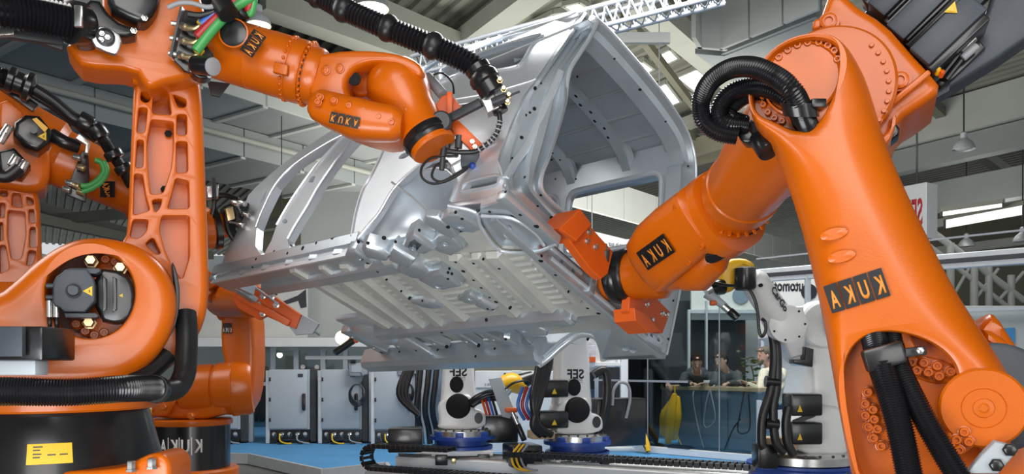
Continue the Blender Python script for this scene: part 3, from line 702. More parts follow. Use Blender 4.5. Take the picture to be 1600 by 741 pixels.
# weld and drain holes that dot every sheet
vv_, ff_ = [], []
for o in van.children:
    k = len(vv_); vv_ += [v.co.copy() for v in o.data.vertices]; ff_ += [[i+k for i in p.vertices] for p in o.data.polygons]
bvh = BVHTree.FromPolygons(vv_, ff_)
def punched(name, pts, r):
    b = MB(); r *= .8
    for i, (px, py) in enumerate(pts):
        o, d = vray(px, py); p, nn, _, _ = bvh.ray_cast(o, d.normalized())
        if p is None: continue
        if nn.dot(d) > 0: nn = -nn
        q = r*(1.5 if i % 4 == 0 else 1); b.lathe(fr(p, nn.orthogonal(), nn.cross(nn.orthogonal()), nn), [(q, -.002), (q, .0015)], 12)
    b.build(name, HOLE, van, kind='stuff')
punched('drain_holes', [(575, 412), (590, 425), (604, 437), (627, 455), (640, 466), (660, 470), (700, 426), (702, 420), (724, 424), (740, 438), (752, 450), (765, 465), (775, 472), (740, 412), (755, 405), (780, 420), (845, 408), (868, 430), (888, 456), (918, 482), (935, 490), (846, 400), (700, 436), (712, 410), (760, 500), (706, 428), (762, 483), (770, 484), (797, 481), (765, 331), (800, 338), (813, 336), (838, 354), (712, 332), (722, 342), (655, 360), (600, 372), (618, 378)], .011)
punched('sill_holes', [(596, 551), (624, 550), (684, 547), (690, 520), (698, 542), (743, 557), (773, 545), (790, 530), (748, 540), (650, 548), (428, 393), (455, 384), (480, 375), (504, 367), (531, 357), (449, 396), (473, 388), (494, 380), (400, 405), (395, 418), (520, 372), (575, 380), (560, 378)], .013)
punched('weld_holes', [(815, 215), (800, 247), (822, 180), (845, 130), (836, 138), (862, 250), (845, 305), (820, 277), (862, 340), (875, 250), (868, 280), (790, 300), (835, 170), (828, 176), (902, 120), (910, 90), (862, 352), (840, 322), (1050, 330), (1070, 300), (1066, 400), (1052, 470), (1075, 260), (1040, 190), (1000, 140), (960, 92), (915, 315), (900, 280), (700, 355), (1044, 530)], .009)
van.matrix_world = VM

# ------------------------------------------------------------------ left foreground robot
def px2(pts, cx, cy, d):                  # pixels -> metres in a face frame centred on (cx,cy)
    s = d/F; return [((p[0]-cx)*s, -(p[1]-cy)*s)+((p[2],) if len(p) > 2 else ()) for p in pts]
def pcast(name, outline, d, t, bev, m, parent, holes=(), depth=None, hbev=.006, sm=1, hsm=1, steps=3, tilt=0.0, kind=None, **pr):
    cx = sum(p[0] for p in outline)/len(outline); cy = sum(p[1] for p in outline)/len(outline)
    if PL:
        Mi = face(cx, cy, d).inverted(); q = lambda l: [(lambda v: (v.x, v.y))(Mi @ P(p[0], p[1], d))+((p[2],) if len(p) > 2 else ()) for p in l]
        ou = q(outline); ho = [q(h) for h in holes]
    else: ou = px2(outline, cx, cy, d); ho = [px2(h, cx, cy, d) for h in holes]
    if sm: ou = chaikin(ou, sm)
    if hsm: ho = [chaikin(h, hsm) if len(h) < 20 else h for h in ho]
    return MB().cast(face(cx, cy, d, tilt), ou, ho, t, bev, depth, hbev, steps).build(name, m, parent, kind=kind, **pr)
def bolts(name, m, parent, pts, d, r, h, cup=False, axis=None):
    mats = [face(x, y, d) if axis is None else fr(P(x, y, d), *axis) for x, y in pts]
    pieces(name, m, parent, mats, bolt_mb(r, h, True, cup))

r1 = thing('industrial_robot', 'orange welding robot in the left foreground with ribbed arm and big round motor opening', 'robot', P(82, 735, 4.2))
# base
bc = P(82, 640, 4.2); M = Matrix.Translation((bc.x, bc.y, 0))
MB().lathe(M, [(.56, .70), (.545, .74), (.47, 1.03), (.46, 1.06), (.40, 1.06)], 64).build('base_drum', BLACK, r1)
MB().lathe(M, [(.40, 1.055), (.50, 1.055), (.51, 1.065), (.51, 1.095), (.50, 1.105), (.38, 1.105)], 64).build('turntable', ORANGE, r1)
MB().lathe(M, [(.30, 1.10), (.36, 1.10), (.34, 1.25), (.30, 1.35)], 48).build('swivel_column', ORANGE, r1)
MB().lathe(M, [(.60, .60), (.63, .61), (.63, .69), (.60, .705), (.54, .705)], 64).build('base_flange', ORANGE, r1)
MB().lathe(M, [(.48, -.15), (.48, .60)], 40).build('pedestal', DKGREY, r1)
fl = [(-10, 741), (185, 735), (205, 722), (240, 706), (262, 716), (266, 741), (262, 770), (-10, 770)]
pcast('flange_foot', fl, 3.75, .25, .03, ORANGE, r1, sm=2)
pieces('foot_bolt', STEEL, r1, [Matrix.Translation(P(x, y, 3.72)) for x, y in ((205, 737), (237, 733))], bolt_mb(.020, .05))
def onbase(x, y, z):                       # wrap label coordinates round the base drum
    z0 = .867; a = .50+x/.52; r = .47+(1.03-(z0+y))*(.075/.29)+z+.001
    return Vector((bc.x+r*math.sin(a), bc.y-r*math.cos(a), z0+y))
b = MB(); rows = [b.ring([onbase((-.5+i/8)*.19, yy, 0) for i in range(9)]) for yy in (-.047, .047)]; b.quadgrid(rows, False)
lb = b.build('rating_label', LABELY, r1, smooth=0)
b = MB()
for k, (x0, x1, y) in enumerate(((-.07, -.03, .033), (-.07, -.04, .018), (-.07, -.035, .0), (-.07, -.04, -.015), (-.01, .025, -.005), (.04, .075, -.005))):
    rows = [b.ring([onbase(x0+(x1-x0)*i/3, yy, .0015) for i in range(4)]) for yy in (y-.003, y+.003)]; b.quadgrid(rows, False)
b.build('label_print', DKGREY, lb, smooth=0)
plane(215, 350, 4.18)
# shoulder housing with the round opening
ho = [(-90, 470, 1), (-10, 462, 1), (20, 438, 1), (55, 405, 1), (95, 378, 1), (140, 367, 1), (190, 372, 1), (232, 389, 1), (262, 417, 1), (277, 452, 1), (279, 490, 1), (266, 530, 1), (240, 566, 1), (205, 592, 1), (160, 606, 1), (100, 610, 1), (0, 608, 1), (-90, 608, 1)]
pcast('shoulder_housing', ho, 3.95, .42, .085, ORANGE, r1, [circ(141, 458, 70, 71, 48)], .30, .02, 2, 0, steps=5)
MB().lathe(face(141, 458, 4.24), [(.216, 0), (.216, .004), (.1, .006)], 40).build('opening_back_plate', DKORANGE, r1)  # dark plate paints the shade at the back of the opening
pcast('seam_strip', [(268, 405), (277, 425), (282, 460), (278, 500), (266, 528), (262, 520), (272, 490), (275, 460), (271, 430)], 4.02, .2, .004, RUBBER, r1, sm=1)
# motor in the opening
mo = [(83, 441), (88, 432), (96, 427), (101, 422), (107, 420), (135, 420), (141, 428), (147, 437), (149, 445), (149, 470), (142, 478), (133, 488), (100, 488), (93, 481), (85, 478), (82, 470)]
mt = pcast('motor', mo, 3.86, .16, .008, MOTOR, r1, sm=0)
pcast('motor_flange', [(108, 419), (155, 419), (158, 424), (150, 428), (110, 427)], 3.88, .16, .004, MOTOR, mt, sm=0)
pcast('motor_flange', [(100, 489), (150, 489), (155, 494), (150, 497), (102, 497)], 3.88, .16, .004, MOTOR, mt, sm=0)
pcast('motor_body', [(146, 418), (196, 424), (212, 450), (210, 492), (188, 508), (150, 500)], 3.98, .22, .02, BLACK, mt, sm=1)
for x in (160, 176): pcast('motor_rib', [(x, 432), (x+7, 436), (x+7, 484), (x, 488)], 3.965, .05, .004, BLACK, mt, sm=0)
MB().lathe(face(115, 455, 3.86), [(.034, 0), (.034, .012), (.026, .016), (.026, .04), (.022, .046)], 24).build('shaft_cap', MOTOR, mt)
def warn(px, py, s, d, parent, up=False):
    pts = [(px-s, py), (px+s*.9, py-s), (px+s*.9, py+s)] if not up else [(px-s, py+s*.9), (px+s, py+s*.9), (px, py-s)]
    w_ = pcast('warning_triangle', pts, d, .002, .0003, LABELY, parent, sm=0, steps=1)
    q = [(px+s*.1, py-s*.1), (px+s*.5, py-s*.3), (px+s*.35, py+s*.05), (px+s*.6, py+s*.15), (px+s*.1, py+s*.3), (px+s*.3, py+s*.05)] if not up else [(px+s*.1, py-s*.45), (px-s*.25, py+.2*s), (px, py+.2*s), (px-s*.1, py+s*.7), (px+s*.25, py+s*.1), (px, py+.1*s)]
    pcast('bolt_sign', q, d-.002, .001, .0002, DECALK, w_, sm=0, steps=1)
warn(137, 455, 8, 3.857, mt); warn(189, 462, 3, 3.975, mt)
bolts('housing_bolt', BRASS, r1, [(143, 410), (188, 421), (140, 505)], 4.10, .026, .12)
bolts('gear_bolt', ORANGE, r1, [(165, 407), (180, 411), (120, 507), (134, 518), (148, 524), (163, 520)], 4.2, .022, .05, True)
for x in (77, 88): 
    MB().cyl(P(x, 470, 3.9), P(x, 496, 3.9), .014).build('connector', STEEL, mt)
    MB().tube([P(x, 494, 3.9), P(x+1, 508, 3.9), P(x+3, 530, 3.85)], .010, 8).build('motor_cable', RUBBER, mt)
for y in (447, 465): MB().cyl(P(84, y, 3.92), P(72, y, 3.92), .012).build('motor_socket', MOTOR, mt)
# junction box and bracket at the left edge
jb = MB().box(P(36, 538, 3.62), (.32, .26, .145), bev=.012).build('junction_box', BLACK, r1)
MB().box(P(0, 534, 3.47), (.20, .03, .125), bev=.004).build('box_cover', MOTOR, jb)
br = MB().box(P(15, 575, 3.6), (.28, .10, .062), bev=.006).build('mounting_bracket', CABG, r1)
MB().lathe(face(53, 575, 3.545), [(.026, 0), (.026, .004), (.020, .006), (.0, .006)], 20).build('bracket_washer', WHITE, br)
MB().lathe(face(53, 575, 3.538), [(.014, 0), (.014, .003)], 16).build('bracket_hole', HOLE, br)
MB().cyl(P(15, 590, 3.62), P(15, 612, 3.62), .014).build('bracket_post', BLACK, br)
# hose round the base
MB().hose([P(-60, 612, 3.60), P(20, 612, 3.58), (P(110, 613, 3.58)), P(190, 608, 3.64), P(240, 607, 3.8)], .060, .003, .011, 20).build('base_hose', HOSE, r1)
MB().tube([P(228, 608, 3.75), P(250, 612, 3.85), P(275, 607, 3.95), P(288, 585, 4.0), P(291, 555, 4.05), P(292, 520, 4.1), P(290, 490, 4.15)], .055, 18, 8).build('hose_sleeve', RUBBER, r1)
MB().cyl(P(240, 608, 3.79), P(246, 609, 3.84), .068).build('hose_clamp', BLACK, r1)
MB().tube([P(262, 555, 4.1), P(235, 580, 4.05), P(205, 598, 4.0)], .05, 12, 6).build('lower_hose', RUBBER, r1)
# ribbed link arm
ao = [(212, 120, .5), (240, 108, .5), (300, 110, 1), (314, 122, 1), (318, 180, 1), (321, 260, 1), (324, 340, 1), (327, 420, 1), (327, 465, 1), (320, 505, 1), (302, 540, 1), (272, 572, 1), (240, 590, 1), (190, 585, 1), (145, 555, 1), (128, 500, 1), (130, 440, 1), (160, 400, .6), (196, 378, .3), (201, 330, .3), (203, 260, .3), (206, 190, .3), (208, 140, .4)]
cv = lambda pts: [(190+x/2.316, 100+y/2.316) for x, y in pts]
pk = [rc(cv(p), 5) for p in (
    [(70, 97), (106, 97), (104, 132), (88, 141), (68, 132)], [(115, 102), (170, 102), (181, 184), (110, 180)], [(185, 108), (234, 128), (234, 156), (204, 158)], [(62, 156), (94, 158), (84, 248), (55, 250)],
    [(200, 182), (236, 182), (236, 258), (200, 256)], [(56, 273), (80, 274), (77, 374), (50, 377)], [(107, 200), (188, 208), (188, 300), (180, 375), (150, 468), (106, 473), (95, 380), (92, 280)], [(198, 280), (238, 280), (240, 392), (198, 396)],
    [(46, 396), (76, 398), (86, 470), (103, 530), (42, 548)], [(196, 412), (243, 422), (246, 523), (165, 524), (182, 470)], [(109, 492), (148, 486), (139, 520), (122, 540)], [(42, 562), (98, 562), (90, 606), (62, 632), (28, 626)],
    [(146, 548), (246, 548), (246, 700), (220, 780), (186, 740), (156, 670), (136, 600)], [(114, 626), (142, 686), (128, 690), (84, 652)])]
pcast('link_arm', ao, 4.18, .32, .045, ORANGE, r1, pk, .15, .006, 1, 0, steps=4)
bolts('arm_hole', HOLE, r1, [(263, 209), (257, 296)], 4.305, .016, .01)
for x, y, r in ((214, 116, .055), (231, 121, .045), (286, 121, .05)): MB().cyl(P(x-10, y, 4.16), P(x+14, y, 4.16), r, bev=.012).build('elbow_boss', ORANGE, r1)
bolts('elbow_bolt', ORANGE, r1, [(228, 122), (243, 120), (270, 128)], 4.10, .016, .03, True)
# elbow block
eo = [(99, 64, .6), (130, 66, .6), (172, 70, .6), (163, 40, 1), (158, 0, 1), (160, -40, 1), (300, -40, 1), (318, 0, 1), (330, 60, 1), (326, 106, 1), (300, 122, .8), (262, 128, .6), (236, 138, .6), (222, 128, .6), (212, 108, .5), (130, 104, .5), (114, 88, .5)]
pcast('elbow_block', eo, 4.0, .26, .05, ORANGE, r1, sm=1, steps=4)
eb = pcast('elbow_motor', [(164, -40), (252, -40), (250, 5), (236, 28), (222, 36), (190, 22), (168, 8)], 3.88, .2, .03, BLACK, r1, sm=1)
bolts('motor_screw', STEEL, eb, [(226, 28), (209, 48)], 3.88, .012, .012)
pcast('hose_bracket', [(112, 22), (150, -10), (176, 30), (215, 45), (210, 58), (160, 56), (140, 70), (115, 66)], 3.90, .12, .02, BLACK, r1, sm=1)
hc = MB(); M = axisframe(P(108, 34, 3.86), P(128, 38, 3.9)); hc.lathe(M, [(.085, -.01), (.10, 0), (.10, .07), (.085, .09)], 24); hc.build('hose_holder', BLACK, r1)
MB().box(P(123, 26, 3.75), (.035, .02, .10), None, .004).build('holder_plate', STEEL, r1)
cp = pcast('connector_plate', [(151, 40), (170, 42), (193, 58), (185, 83), (178, 85), (140, 70)], 3.86, .03, .006, STEEL, r1, sm=1)
MB().lathe(face(165, 59, 3.86), [(.042, 0), (.042, .015), (.034, .02), (.034, .006), (0, .006)], 24).build('round_socket', DKGREY, cp)
bolts('socket_pin', STEEL, cp, [(159, 52), (158, 62), (168, 58)], 3.852, .010, .012)
MB().hose([P(-40, 8, 3.75), P(0, 15, 3.76), P(50, 22, 3.80), P(112, 35, 3.86)], .076, .007, .017, 22).build('supply_hose', HOSE, r1)
MB().hose([P(-40, -12, 3.85), P(30, -6, 3.9), P(110, 8, 3.98)], .05, .004, .014, 16).build('supply_hose', HOSE, r1)
MB().bar(P(-10, 46, 3.9), P(98, 62, 3.95), .05, .065, Z, .006).build('support_arm', DKGREY, r1)
pcast('support_bracket', [(-10, 44), (20, 36), (22, 54), (-10, 56)], 3.84, .03, .004, STEEL, r1, sm=0)
pcast('support_tip', [(44, 56), (98, 62), (98, 78), (62, 66)], 3.94, .04, .004, DKGREY, r1, sm=0)
# valve plate with fittings and coloured hoses
vpz = pcast('valve_plate', [(286, 14), (300, 18), (330, 40), (336, 70), (330, 112), (300, 114), (288, 110), (270, 92), (274, 50)], 3.93, .03, .004, BLACK, r1, sm=0)
MB().bar(P(286, 14, 3.92), P(269, 92, 3.92), .012, .05, Y).build('plate_edge', STEEL, vpz)
for i, (x, y) in enumerate(((283, 40), (281, 62), (279, 85))):
    MB().cyl(P(x-16, y-4+i, 3.92), P(x-4, y-2+i, 3.92), .013).build('stud', STEEL, vpz)
    MB().tube([P(x, y, 3.9), P(x+10, y+4, 3.88), P(x+24, y+4, 3.86), P(x+31, y-2, 3.86), P(x+33, y-6, 3.86)], .013, 10).build('elbow_fitting', BRASS, vpz)
    MB().cyl(P(x+1, y, 3.9), P(x+7, y+3, 3.88), .02, seg=6).build('hex_nut', STEEL, vpz)
    MB().cyl(P(x+29, y-1, 3.86), P(x+36, y-9, 3.86), .021, bev=.004).build('hose_collar', LABELY, vpz)
for nm, m_, pts, r in (('green_hose', GREEN, [(306, 80), (325, 55), (350, 27), (372, 8), (392, -4), (400, -20)], .025), ('red_hose', REDH, [(308, 58), (330, 36), (356, 12), (376, -6), (390, -20)], .025), ('blue_hose', BLUEH, [(314, 38), (332, 25), (350, 4), (362, -20)], .020), ('red_hose', REDH, [(376, -14), (384, 2), (388, 14), (392, 0), (392, -20)], .022), ('green_hose', GREEN, [(384, -12), (387, 10), (391, 22), (396, 8), (398, -20)], .018),
                       ('grey_cable', GREYH, [(262, 12), (280, 5), (300, 5), (322, 11), (340, 8), (352, 0)], .012), ('black_cable', RUBBER, [(294, 22), (315, 24), (340, 16), (352, 4), (360, -20)], .016), ('black_cable', RUBBER, [(388, 20), (384, 24), (374, 14), (372, -10)], .02)):
    MB().tube([P(x, y, 3.84-.012*i) for i, (x, y) in enumerate(pts)], r, 12, 8).build(nm, m_, r1)
MB().cyl(P(345, 3, 3.8), P(357, 22, 3.76), .05, seg=20).build('hose_strap', RUBBER, r1)
pcast('valve_body', [(295, 98), (330, 94), (334, 120), (316, 124), (300, 116)], 3.92, .08, .01, BLACK, r1, sm=1)
MB().cyl(P(304, 101, 3.88), P(331, 104, 3.80), .046, bev=.006, seg=24).build('pressure_switch', BLACK, r1)
MB().cyl(P(331, 104, 3.80), P(334, 104.5, 3.788), .044, bev=.004, seg=24).build('switch_cap', GREYH, r1)
bolts('plate_screw', WHITE, vpz, [(300, 110), (327, 119), (333, 93)], 3.9, .009, .01); bolts('marker_cap', ORANGE2, vpz, [(314, 92)], 3.88, .011, .012)
pcast('lamp_visor', [(324, 126), (360, 130), (344, 151), (330, 148)], 4.3, .02, .004, DKGREY, r1, sm=0)
plane(None, 0, 0)
# forearm
f0, f1 = P(330, 71, 4.24), P(478, 115, 4.26)
M = axisframe(f0, f1, Z); L = (f1-f0).length
MB().lathe(M, [(.10, -.10), (.15, -.04), (.160, .02), (.165, L*.45), (.1655, L*.452), (.163, L*.46), (.163, L*.62), (.1645, L*.622), (.1645, L*.80), (.160, L*.82), (.160, L*.87), (.166, L*.88), (.166, L*.97), (.158, L), (.10, L)], 56).build('forearm', ORANGE, r1, 30)
b = MB()
for k in range(30):
    a = 2*PI*k/30; 
    for zz in (L*.84, L*1.03): b.lathe(M @ Matrix.Translation((.155*math.cos(a), .155*math.sin(a), zz)) @ fr((0, 0, 0), (-math.sin(a), math.cos(a), 0), (0, 0, 1), (math.cos(a), math.sin(a), 0)), [(.009, -.01), (.009, .014), (.005, .018)], 6)
b.build('bolt_ring', ORANGE, r1, kind='stuff')
MB().lathe(M, [(.10, L*.99), (.148, L*.99), (.150, L), (.150, L+.07), (.14, L+.09), (.08, L+.09)], 48).build('wrist_ring', ORANGE, r1, 30)
MB().lathe(M, [(.152, L+.012), (.1525, L+.016), (.152, L+.02)], 48, False).build('ring_seam', RUBBER, r1)
MB().lathe(face(366, 53, 4.045), [(.068, 0), (.068, .012), (.06, .016), (.0, .017)], 32).build('arm_window', BLACK, r1)
MB().lathe(face(366, 53, 4.045), [(.070, .0), (.075, .012), (.068, .014)], 32, False).build('window_rim', ORANGE, r1)
pcast('inspection_cover', [(428, 96), (450, 101), (448, 117), (426, 112)], 4.07, .03, .006, ORANGE, r1, sm=0)
ka = P(408, 50, 4.03)-P(383, 86, 4.03)
kuka_tiles(r1, fr(P(395.5, 68, 4.025), (.56, 0, .83), (-.83, 0, .56), (0, -1, 0)) @ Matrix.Rotation(0, 4, 'Y'), .13, .075)
# wrist yoke
yo = [(478, 86, .6), (500, 82, .6), (540, 76, .5), (590, 77, .4), (630, 84, .4), (655, 96, .4), (664, 112, .4), (655, 122, .3), (636, 108, .3), (605, 96, .3), (575, 97, .4), (552, 107, .6), (541, 122, .6), (541, 140, .6), (552, 152, .6), (580, 158, .6), (618, 163, .8), (640, 178, .8), (636, 206, .8), (612, 220, .8), (575, 213, .8), (530, 197, .8), (500, 178, .8), (480, 150, .8)]
pcast('wrist_yoke', yo, 4.14, .26, .05, ORANGE, r1, sm=1, steps=4)
MB().limb([P(505, 168, 4.16), P(560, 187, 4.13), P(612, 194, 4.12)], [.085, .105, .088], 22, Y, 1.0, 2.6).build('yoke_cover', ORANGE, r1)
b = [(497, 160), (522, 158), (546, 166), (568, 174), (592, 183), (612, 192), (500, 152)]
bolts('cover_bolt', ORANGE, r1, b, 4.045, .016, .018, True)
bolts('yoke_screw', ORANGE, r1, [(531, 107), (509, 110), (572, 202)], 4.135, .020, .014, True)
pcast('yoke_inner', [(548, 100), (590, 94), (640, 104), (610, 120), (590, 150), (552, 150), (540, 128)], 4.30, .1, .02, ORANGE, r1, sm=1)
MB().lathe(face(554, 124, 4.195), [(.034, 0), (.034, .01), (.028, .012)], 24).build('yoke_plug', HOLE, r1)
kt = fr(P(538.5, 188, 4.02), (.975, -.05, -.22), (.22, 0, .97), (0, -1, .05))
kuka_tiles(r1, kt, .155, .058, flipy=True)
# wrist ball and flange
w0, w1 = P(622, 138, 4.28), P(668, 214, 4.22)
MB().ball(w0, (.168, .165, .168), None, 4).build('wrist_hub', ORANGE, r1)
M = axisframe(w0, w1, Y); L = (w1-w0).length
MB().lathe(M, [(.162, .02), (.158, .06), (.140, .12), (.128, .16), (.126, L-.05), (.135, L-.03), (.135, L-.01), (.10, L)], 48).build('wrist_neck', ORANGE, r1, 30)
MB().lathe(M, [(.10, L-.02), (.135, L-.02), (.140, L-.012), (.140, L+.02), (.132, L+.026), (.136, L+.032), (.130, L+.05), (.09, L+.05)], 48).build('flange_ring', BLACK, r1)
MB().lathe(M, [(.10, L+.04), (.126, L+.04), (.126, L+.07), (.118, L+.08), (.06, L+.08)], 40).build('tool_plate', ORANGE, r1)
pcast('neck_rib', [(628, 160), (650, 175), (664, 180), (660, 190), (640, 190), (630, 178)], 4.12, .08, .02, ORANGE, r1, sm=1)
# tool: hose arm, clamp block, corrugated hose
ta0, ta1 = P(682, 196, 4.2), P(752, 160, 4.12)
MB().bar(ta0, ta1, .035, .045, Z, .008).build('hose_arm', DKGREY, r1)
MB().lathe(face(690, 192, 4.16), [(.055, 0), (.055, .03), (.045, .04)], 20).build('arm_root', DKGREY, r1)
cb = pcast('clamp_block', [(750, 154), (772, 146), (786, 166), (762, 176)], 4.06, .09, .008, STEEL, r1, sm=0)
MB().cyl(P(770, 160, 4.03), P(792, 151, 4.0), .022).build('clamp_pin', DKGREY, cb); MB().cyl(P(790, 152, 4.0), P(812, 143, 4.0), .006, seg=8).build('antenna_rod', DKGREY, cb)
bolts('clamp_screw', BRASS, cb, [(781, 126), (787, 140), (795, 150), (793, 160)], 4.02, .012, .03)
hp = [P(x, y, d) for x, y, d in ((470, -22, 4.3), (505, -4, 4.25), (545, 18, 4.2), (600, 42, 4.15), (650, 62, 4.12), (690, 78, 4.1), (722, 93, 4.08), (745, 108, 4.07), (756, 122, 4.07))]
MB().hose(hp, .052, .008, .021, 20).build('dress_hose', HOSE, r1)
for x, y, d, r in ((496, -6, 4.26, .06), (537, 14, 4.2, .068), (606, 44, 4.15, .068), (677, 72, 4.1, .068)): MB().ball(P(x, y, d), (r*.85, r, r*1.05), Matrix.Rotation(.4, 4, 'Y')).build('protector_ball', RUBBER, r1)
M = axisframe(P(748, 110, 4.07), P(772, 148, 4.07)); L = .14
MB().lathe(M, [(.05, -.03), (.066, -.02), (.066, .01), (.062, .015), (.078, .04), (.078, .07), (.068, .08), (.066, .14), (.05, .15)], 28).build('hose_end', BLACK, r1)
MB().cyl(P(776, 160, 4.1), P(783, 176, 4.1), .04).build('outlet', BLACK, r1)
MB().tube([P(779, 172, 4.1), P(781, 190, 4.1), P(776, 208, 4.1), P(765, 222, 4.12), P(745, 236, 4.15), P(720, 238, 4.16), P(700, 236, 4.17)], .013, 10, 8).build('tool_cable', RUBBER, r1)
b = MB(); q = catmull([P(781, 190, 4.1), P(776, 208, 4.1), P(765, 222, 4.12), P(745, 236, 4.15)], 6)
for i in range(0, len(q)-1, 2): b.cyl(q[i], q[i].lerp(q[i+1], .6), .0175, seg=10)
b.build('cable_wrap', GREYH, r1, kind='stuff')
# tool frame
tf = pcast('tool_bracket', [(672, 176), (690, 150), (704, 145), (724, 171), (700, 180), (690, 196), (680, 190)], 4.28, .06, .006, ORANGE2, r1, sm=0)
MB().bar(P(703, 146, 4.25), P(703, 185, 4.25), .03, .06, Y, .004).build('bracket_leg', ORANGE2, r1)
tb = MB().bar(P(701, 188, 4.26), P(748, 234, 4.26), .065, .05, Y, .004).build('tool_beam', ORANGE2, r1)
bolts('beam_bolt', STEEL, tb, [(738, 221), (742, 229)], 4.225, .010, .012)
MB().cyl(P(668, 120, 4.4), P(692, 148, 4.35), .03, bev=.004).build('gas_spring', GREYH, r1)
MB().tube([P(672, 120, 4.4), P(690, 114, 4.4), P(706, 128, 4.38), P(709, 146, 4.36)], .006, 8).build('thin_cable', RUBBER, r1)
MB().bar(P(722, 166, 4.3), P(752, 156, 4.25), .008).build('thin_rod', DKGREY, r1)
sb = MB().box(P(735, 252, 4.30), (.10, .08, .075), Matrix.Identity(4), .008).build('sensor_head', MOTOR, r1)
MB().box(P(706, 232, 4.28), (.07, .06, .09), None, .01).build('sensor_mount', BLACK, r1)
for x, y, r in ((694, 235, .016), (700, 222, .018), (718, 222, .02), (692, 256, .015)): MB().cyl(P(x, y-10, 4.25), P(x-2, y+10, 4.25), r).build('sensor_fitting', DKGREY, r1)
MB().ball(P(738, 259, 4.25), .018).build('blue_valve', BLUEB, r1)
MB().cyl(P(745, 262, 4.28), P(752, 272, 4.32), .016, seg=12).build('sensor_tip', BRASS, r1)
for pts in ([(690, 245), (672, 248), (659, 262), (660, 278), (676, 287), (700, 282), (724, 268), (732, 260)], [(700, 252), (682, 258), (675, 276), (690, 284), (712, 272), (730, 262)]):
    MB().tube([P(x, y, 4.27-.01*i) for i, (x, y) in enumerate(pts)], .007, 8, 8).build('sensor_cable', RUBBER, r1)

# ------------------------------------------------------------------ right foreground robot
r2 = thing('industrial_robot', 'huge orange robot at the right edge gripping the rear of the van body', 'robot', P(1480, 741, 2.8))
plane(1370, 420, 2.62)
# link arm: one big rounded casting with an upper disc recess and a lower cable window
lo = [(1164, 160, .08), (1169, 126, .08), (1192, 84, .08), (1232, 54, .08), (1288, 44, .08), (1322, 54, .17), (1346, 88, .42), (1362, 130, .7), (1376, 180, .95), (1398, 240, 1), (1444, 340, 1), (1494, 440, .95), (1545, 520, .6), (1590, 590, .38), (1604, 640, .35), (1590, 700, .35), (1560, 780, .35), (1335, 780, .18), (1318, 700, .18), (1300, 600, .2), (1279, 480, .5), (1250, 360, .95), (1224, 275, .8), (1202, 222, .28), (1178, 196, .1)]
h1 = [(1174, 150), (1184, 112), (1214, 76), (1256, 58), (1298, 60), (1316, 82), (1316, 112), (1302, 148), (1286, 182), (1266, 202), (1240, 204), (1212, 190), (1182, 178)]
h2 = [(1330, 690), (1316, 610), (1322, 556), (1346, 526), (1384, 516), (1432, 524), (1472, 544), (1496, 572), (1500, 604), (1490, 640), (1500, 676), (1530, 694), (1540, 712), (1530, 760), (1400, 770), (1350, 760)]
pcast('link_arm', lo, 2.62, .42, .165, ORANGE, r2, [h1, h2], [.045, .10], .014, 2, 2, steps=8)
# upper joint disc with bolt circle
cxy = (1254, 122)
MB().lathe(face(1252, 124, 2.655), [(.128, -.005), (.128, .008), (.122, .012), (.118, .004), (.0, .004)], 48).build('joint_disc', ORANGE, r2)
a0 = [(1186+1, 170), (1195, 183), (1205, 193), (1217, 200), (1192, 152)]
bolts('joint_bolt', ORANGE, r2, [(1218, 93), (1232, 82), (1247, 74), (1263, 70), (1280, 70), (1294, 75), (1304, 83), (1309, 96)], 2.672, .013, .028, True)
bolts('joint_bolt', ORANGE, r2, [(1193, 153), (1194, 166), (1201, 178), (1211, 187), (1223, 192)], 2.672, .011, .026, True)
# ring behind the arm and elbow casting
MB().lathe(face(1296, 138, 2.86), [(.225, -.12), (.225, 0), (.215, .012), (.19, .016)], 64).build('elbow_ring', ORANGE, r2)
pieces('ring_bolt', ORANGE, r2, [face(1296+93*math.cos(a), 138+93*math.sin(a), 2.855) for a in [-.78+.17*k for k in range(9)]], bolt_mb(.009, .02))
eo = [(1262, 70, .4), (1274, 46, .4), (1292, -6, .5), (1304, -34, .5), (1330, 2, .6), (1384, 34, .6), (1424, 80, .6), (1450, 108, .6), (1474, 137, .6), (1440, 164, .6), (1404, 186, .6), (1394, 215, .6), (1376, 236, .6), (1340, 250, .6), (1270, 220, .5)]
pcast('elbow_casting', eo, 2.93, .40, .06, ORANGE, r2, sm=1, steps=4)
MB().bar(P(1392, 162, 2.9), P(1452, 112, 2.9), .022, .03, Y, .008).build('casting_rib', ORANGE, r2)
bolts('casting_washer', ORANGE, r2, [(1295, 35), (1406, 127)], 2.915, .030, .02, True)
pcast('lifting_eye', [(1270, 30), (1284, 27), (1284, 42), (1268, 48)], 2.9, .06, .01, ORANGE, r2, sm=1)
pcast('lower_clip', [(1372, 212), (1400, 192), (1406, 200), (1404, 210), (1384, 226)], 2.95, .1, .01, BLACK, r2, sm=0)
pcast('casting_foot', [(1374, 216), (1392, 200), (1402, 172), (1396, 210), (1380, 232)], 2.9, .12, .01, ORANGE, r2, sm=1)
